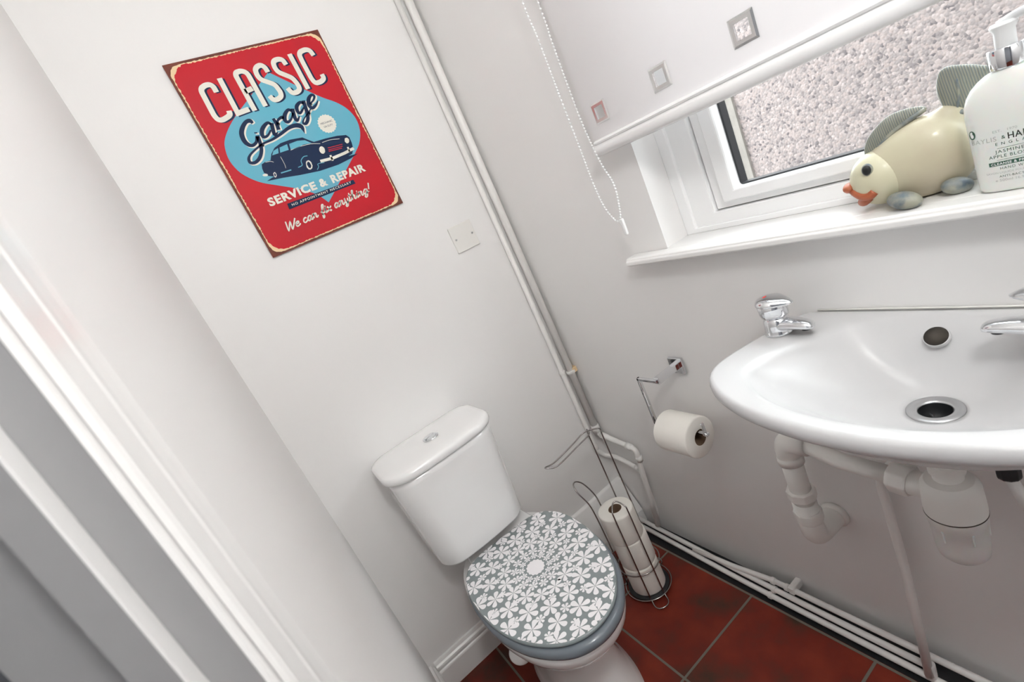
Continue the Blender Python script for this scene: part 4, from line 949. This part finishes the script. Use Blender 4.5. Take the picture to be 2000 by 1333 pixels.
pm.loft([fring((1.104 + .0028 * k, 1.116 + .0040 * k), (.55, 0, .8), r_, r_ * .75) for k, r_ in ((0, .034), (1.5, .0315), (3, .026), (4.2, .0205), (5.2, .0165), (6, .0145), (6.6, .011))])
fb_ = part(pm, 'body', 'fish', fs_)
rm = fb_.modifiers.new('one_surface', 'REMESH'); rm.mode = 'VOXEL'; rm.voxel_size = 0.0016; rm.use_smooth_shade = True
sm_ = fb_.modifiers.new('soften', 'SMOOTH'); sm_.factor = 0.6; sm_.iterations = 24
pm = MB(); pm.ball((1.0315, FY, 1.0765), (.0420, .0385, .0425), 40, R=Matrix.Rotation(math.radians(-15), 3, 'Y')); head = part(pm, 'head', 'fish_head', fs_)
for s_ in (-1, 1):
    en = Vector((-.42, s_ * .82, .30)).normalized(); ec = Vector((1.0185, FY + s_ * .0332, 1.0985))
    pm = MB(); pm.ball(ec, (.0074, .0036, .0094), 20, mi=0); pm.ball(ec + Vector((-.0006, s_ * .0020, 0)), (.0058, .0030, .0076), 20, mi=1)
    part(pm, 'eye', ['fin_edge', 'black'], fs_)
pm = MB()
pm.tube([(1.0215, FY - .0330, 1.0640), (1.0140, FY - .0310, 1.0585), (1.0050, FY - .0245, 1.0590), (0.9960, FY - .0150, 1.0660), (0.9905, FY, 1.0710), (0.9960, FY + .0150, 1.0660), (1.0050, FY + .0245, 1.0590), (1.0140, FY + .0310, 1.0585), (1.0215, FY + .0330, 1.0640)], .0062, 14, sub=5)
pm.ball((0.9885, FY - .003, 1.0730), (.0095, .0160, .0078), 18)
pm.tube([(1.0140, FY - .0270, 1.0560), (1.0060, FY - .0200, 1.0490), (1.0005, FY - .006, 1.0460), (1.0005, FY + .006, 1.0460), (1.0060, FY + .020, 1.0490), (1.0140, FY + .027, 1.0560)], .0060, 14, sub=5)
part(pm, 'lips', 'fish_lip', fs_)
def fin(poly, th, name, parent, y=FY, tilt=0.0):
    """lens-section fin from an xz outline"""
    pm = MB(); P = catmull([Vector((a, 0, b_)) for a, b_ in poly], 6, True); c_ = sum(P, Vector()) / len(P); rings = []
    for k, t_ in ((0.0, -1), (.55, -.92), (.85, -.6), (.97, -.25), (1, 0), (.97, .25), (.85, .6), (.55, .92), (0.0, 1)):
        rings.append([(c_.x + (p.x - c_.x) * max(k, .01), y + t_ * th / 2 + tilt * (p.z - poly[0][1]), c_.z + (p.z - c_.z) * max(k, .01)) for p in P])
    pm.loft(rings); return part(pm, name, 'fin', parent)
df = fin([(1.0175, 1.104), (1.0155, 1.118), (1.021, 1.134), (1.034, 1.148), (1.052, 1.1590), (1.074, 1.1600), (1.092, 1.1545), (1.091, 1.1470), (1.072, 1.140), (1.046, 1.126), (1.027, 1.112)], .012, 'dorsal_fin', fs_)
pm = MB(); pm.tube([(1.020, FY - .0045, 1.1075), (1.034, FY - .0060, 1.1200), (1.052, FY - .0062, 1.1340), (1.074, FY - .0058, 1.1445), (1.092, FY - .003, 1.1510)], .0032, 10, sub=4); part(pm, 'fin_seam', 'fin_edge', df)
tf = fin([(1.1120, 1.1320), (1.1095, 1.1480), (1.1065, 1.1640), (1.1080, 1.1800), (1.1130, 1.1920), (1.1220, 1.1945), (1.1360, 1.1900), (1.1510, 1.1820), (1.1620, 1.1720), (1.1500, 1.1560), (1.1400, 1.1380), (1.1270, 1.1300)], .015, 'tail_fin', fs_)
pm = MB(); pm.tube([(1.1080, FY - .006, 1.1345), (1.1170, FY - .0075, 1.1315), (1.1290, FY - .006, 1.1320)], .0042, 10, sub=4); pm.tube([(1.1235, FY - .0065, 1.1370), (1.1275, FY - .0072, 1.1560), (1.1280, FY - .0070, 1.1760)], [.0014] * 3, 8, sub=4); part(pm, 'tail_seam', 'fin_edge', tf)
def foot(c_, r_, yaw, name):
    pm = MB(); R_ = Matrix.Rotation(yaw, 3, 'Z') @ Matrix.Rotation(.25, 3, 'Y'); pm.ball(c_, r_, 28, R=R_)
    o_ = part(pm, name, 'fin_edge', fs_)
    for v in o_.data.vertices: v.co.z = max(v.co.z, .0004)
    return o_
foot((1.054, FY - .045, WZ0 + .0125), (.0225, .0150, .0125), math.radians(-28), 'pectoral_fin')
foot((1.111, FY - .031, WZ0 + .0110), (.0180, .0130, .0115), math.radians(12), 'pelvic_fin')
foot((1.066, FY + .040, WZ0 + .0125), (.0235, .0150, .0125), math.radians(28), 'pectoral_fin')

fs_.location = (1.059, .0345, WZ0); fs_.rotation_euler = (0, 0, math.radians(18))   # the tail swings back behind the bottle

# =================================================================== HAND WASH BOTTLE
BC = (1.1855, .013); A_, B_ = .0445, .0270
bt = thing('soap_bottle', (BC[0], BC[1], WZ0), 'white pump bottle of hand wash with green lettering beside the pottery fish', 'bottle')
def sec(a_, b_, z, e_=.62, n=64): 
    return [(BC[0] + a_ * math.copysign(abs(math.cos(t_)) ** e_, math.cos(t_)), BC[1] + b_ * math.copysign(abs(math.sin(t_)) ** e_, math.sin(t_)), WZ0 + z) for t_ in [2 * PI * k / n for k in range(n)]]
pm = MB(); pm.loft([sec(.034, .019, .0005), sec(.0385, .0235, .0015), sec(.0405, .0255, .005), sec(.0410, .0260, .015), sec(.0425, .0265, .05), sec(.0440, .0268, .085), sec(.0445, .0270, .100), sec(.0438, .0265, .112), sec(.0410, .0250, .122, .7), sec(.0360, .0225, .131, .75), sec(.0290, .0195, .138, .85), sec(.0220, .0175, .1425, .95), sec(.0165, .0160, .145, 1), sec(.0160, .0160, .150, 1)])
part(pm, 'bottle_body', 'soap', bt)
pm = MB(); pm.lathe([(.0172, .146), (.0176, .1465), (.0176, .1680), (.0170, .1688), (.010, .169)], (BC[0], BC[1], WZ0), n=40); part(pm, 'collar', 'chrome', bt, auto=40)
pm = MB(); pm.lathe([(.0098, .168), (.0098, .186), (.0120, .190), (.0128, .1925), (.0110, .1955), (.001, .196)], (BC[0], BC[1], WZ0), n=32)
pm.tube([(BC[0] - .004, BC[1], WZ0 + .1930), (BC[0] + .016, BC[1] - .001, WZ0 + .1985), (BC[0] + .036, BC[1] - .003, WZ0 + .1975), (BC[0] + .050, BC[1] - .004, WZ0 + .190)], [.0050] * 4, 14, sub=4)
part(pm, 'pump_head', 'pump', bt, auto=40)
def bsurf(u, v):       # u across the front from the centre, v height above the sill
    z = v; k = min(1.0, max(0.0, (v - .015) / .085)); a_ = .0410 + (.0445 - .0410) * k; b_ = .0260 + .001 * k
    q_ = min(.999, abs(u) / a_); return (BC[0] + u, BC[1] - b_ * (1 - q_ ** (2 / .62)) ** (.31) - .00025, WZ0 + z)
pm = MB()
def tx(s, cx_, v, w_, h_, mi, bold=0, sp_=1.0): text(pm, s, cx_ - w_ / 2, v, w_, h_, bsurf, mi, bold, 0, sp_)
tx('EST.   1970', -.004, .0765, .022, .0030, 2)
tx('BAYLIS', -.0250, .0665, .0250, .0058, 2, 0, 1.1); tx('&', -.0060, .0675, .0035, .0045, 0)
tx('HARDING', .0190, .0662, .0420, .0078, 1, .012, 1.1)
tx('E N G L A N D', .006, .0605, .040, .0036, 0, 0, 1.3)
for v_, w_ in ((.0565, .030), (.0420, .034)): pm.add([bsurf(-w_ / 2 + w_ * k / 8 + .002, v_ + dv) for dv in (0, .0004) for k in range(9)], [(k, k + 1, 10 + k, 9 + k) for k in range(8)], 0)
tx('JASMINE &', .001, .0510, .033, .0040, 0, 0, 1.2); tx('APPLE BLOSSOM', .001, .0450, .046, .0040, 0, 0, 1.15)
pm.add([bsurf(-.023 + .050 * k / 12, .0352 + dv) for dv in (0, .0050) for k in range(13)], [(k, k + 1, 14 + k, 13 + k) for k in range(12)], 0)
_bs = bsurf
bsurf2 = lambda u, v: tuple(a + b_ for a, b_ in zip(_bs(u, v), (0, -.0002, 0)))
text(pm, 'CLEANSE & PROTECT', -.021, .0362, .046, .0030, bsurf2, 3, .01, 0, 1.1)
tx('HAND WASH', .002, .0300, .030, .0034, 0, 0, 1.2); tx('SAVON LIQUIDE POUR LES MAINS', 0, .0250, .054, .0026, 2); tx('ANTI-BACTERIAL', .002, .0200, .034, .0028, 0, 0, 1.1); tx('e 500ml 16.9 fl.oz', -.001, .0150, .036, .0032, 2)
N_ = 28; cu_, cv_ = -.0355, .0790
pm.add([bsurf(cu_ + (.0037) * math.cos(2 * PI * k / N_), cv_ + .0056 * math.sin(2 * PI * k / N_)) for k in range(N_)], [tuple(range(N_))], 0)
pm.add([bsurf2(cu_ + .0018 * math.cos(2 * PI * k / N_), cv_ - .0012 + .0026 * math.sin(2 * PI * k / N_)) for k in range(N_)], [tuple(range(N_))], 3)
pm.add([bsurf2(cu_ + .0009 * math.cos(2 * PI * k / N_), cv_ + .0024 + .0014 * math.sin(2 * PI * k / N_)) for k in range(N_)], [tuple(range(N_))], 3)
part(pm, 'label_print', ['ink', 'ink_black', 'ink_pale', 'pump'], bt)
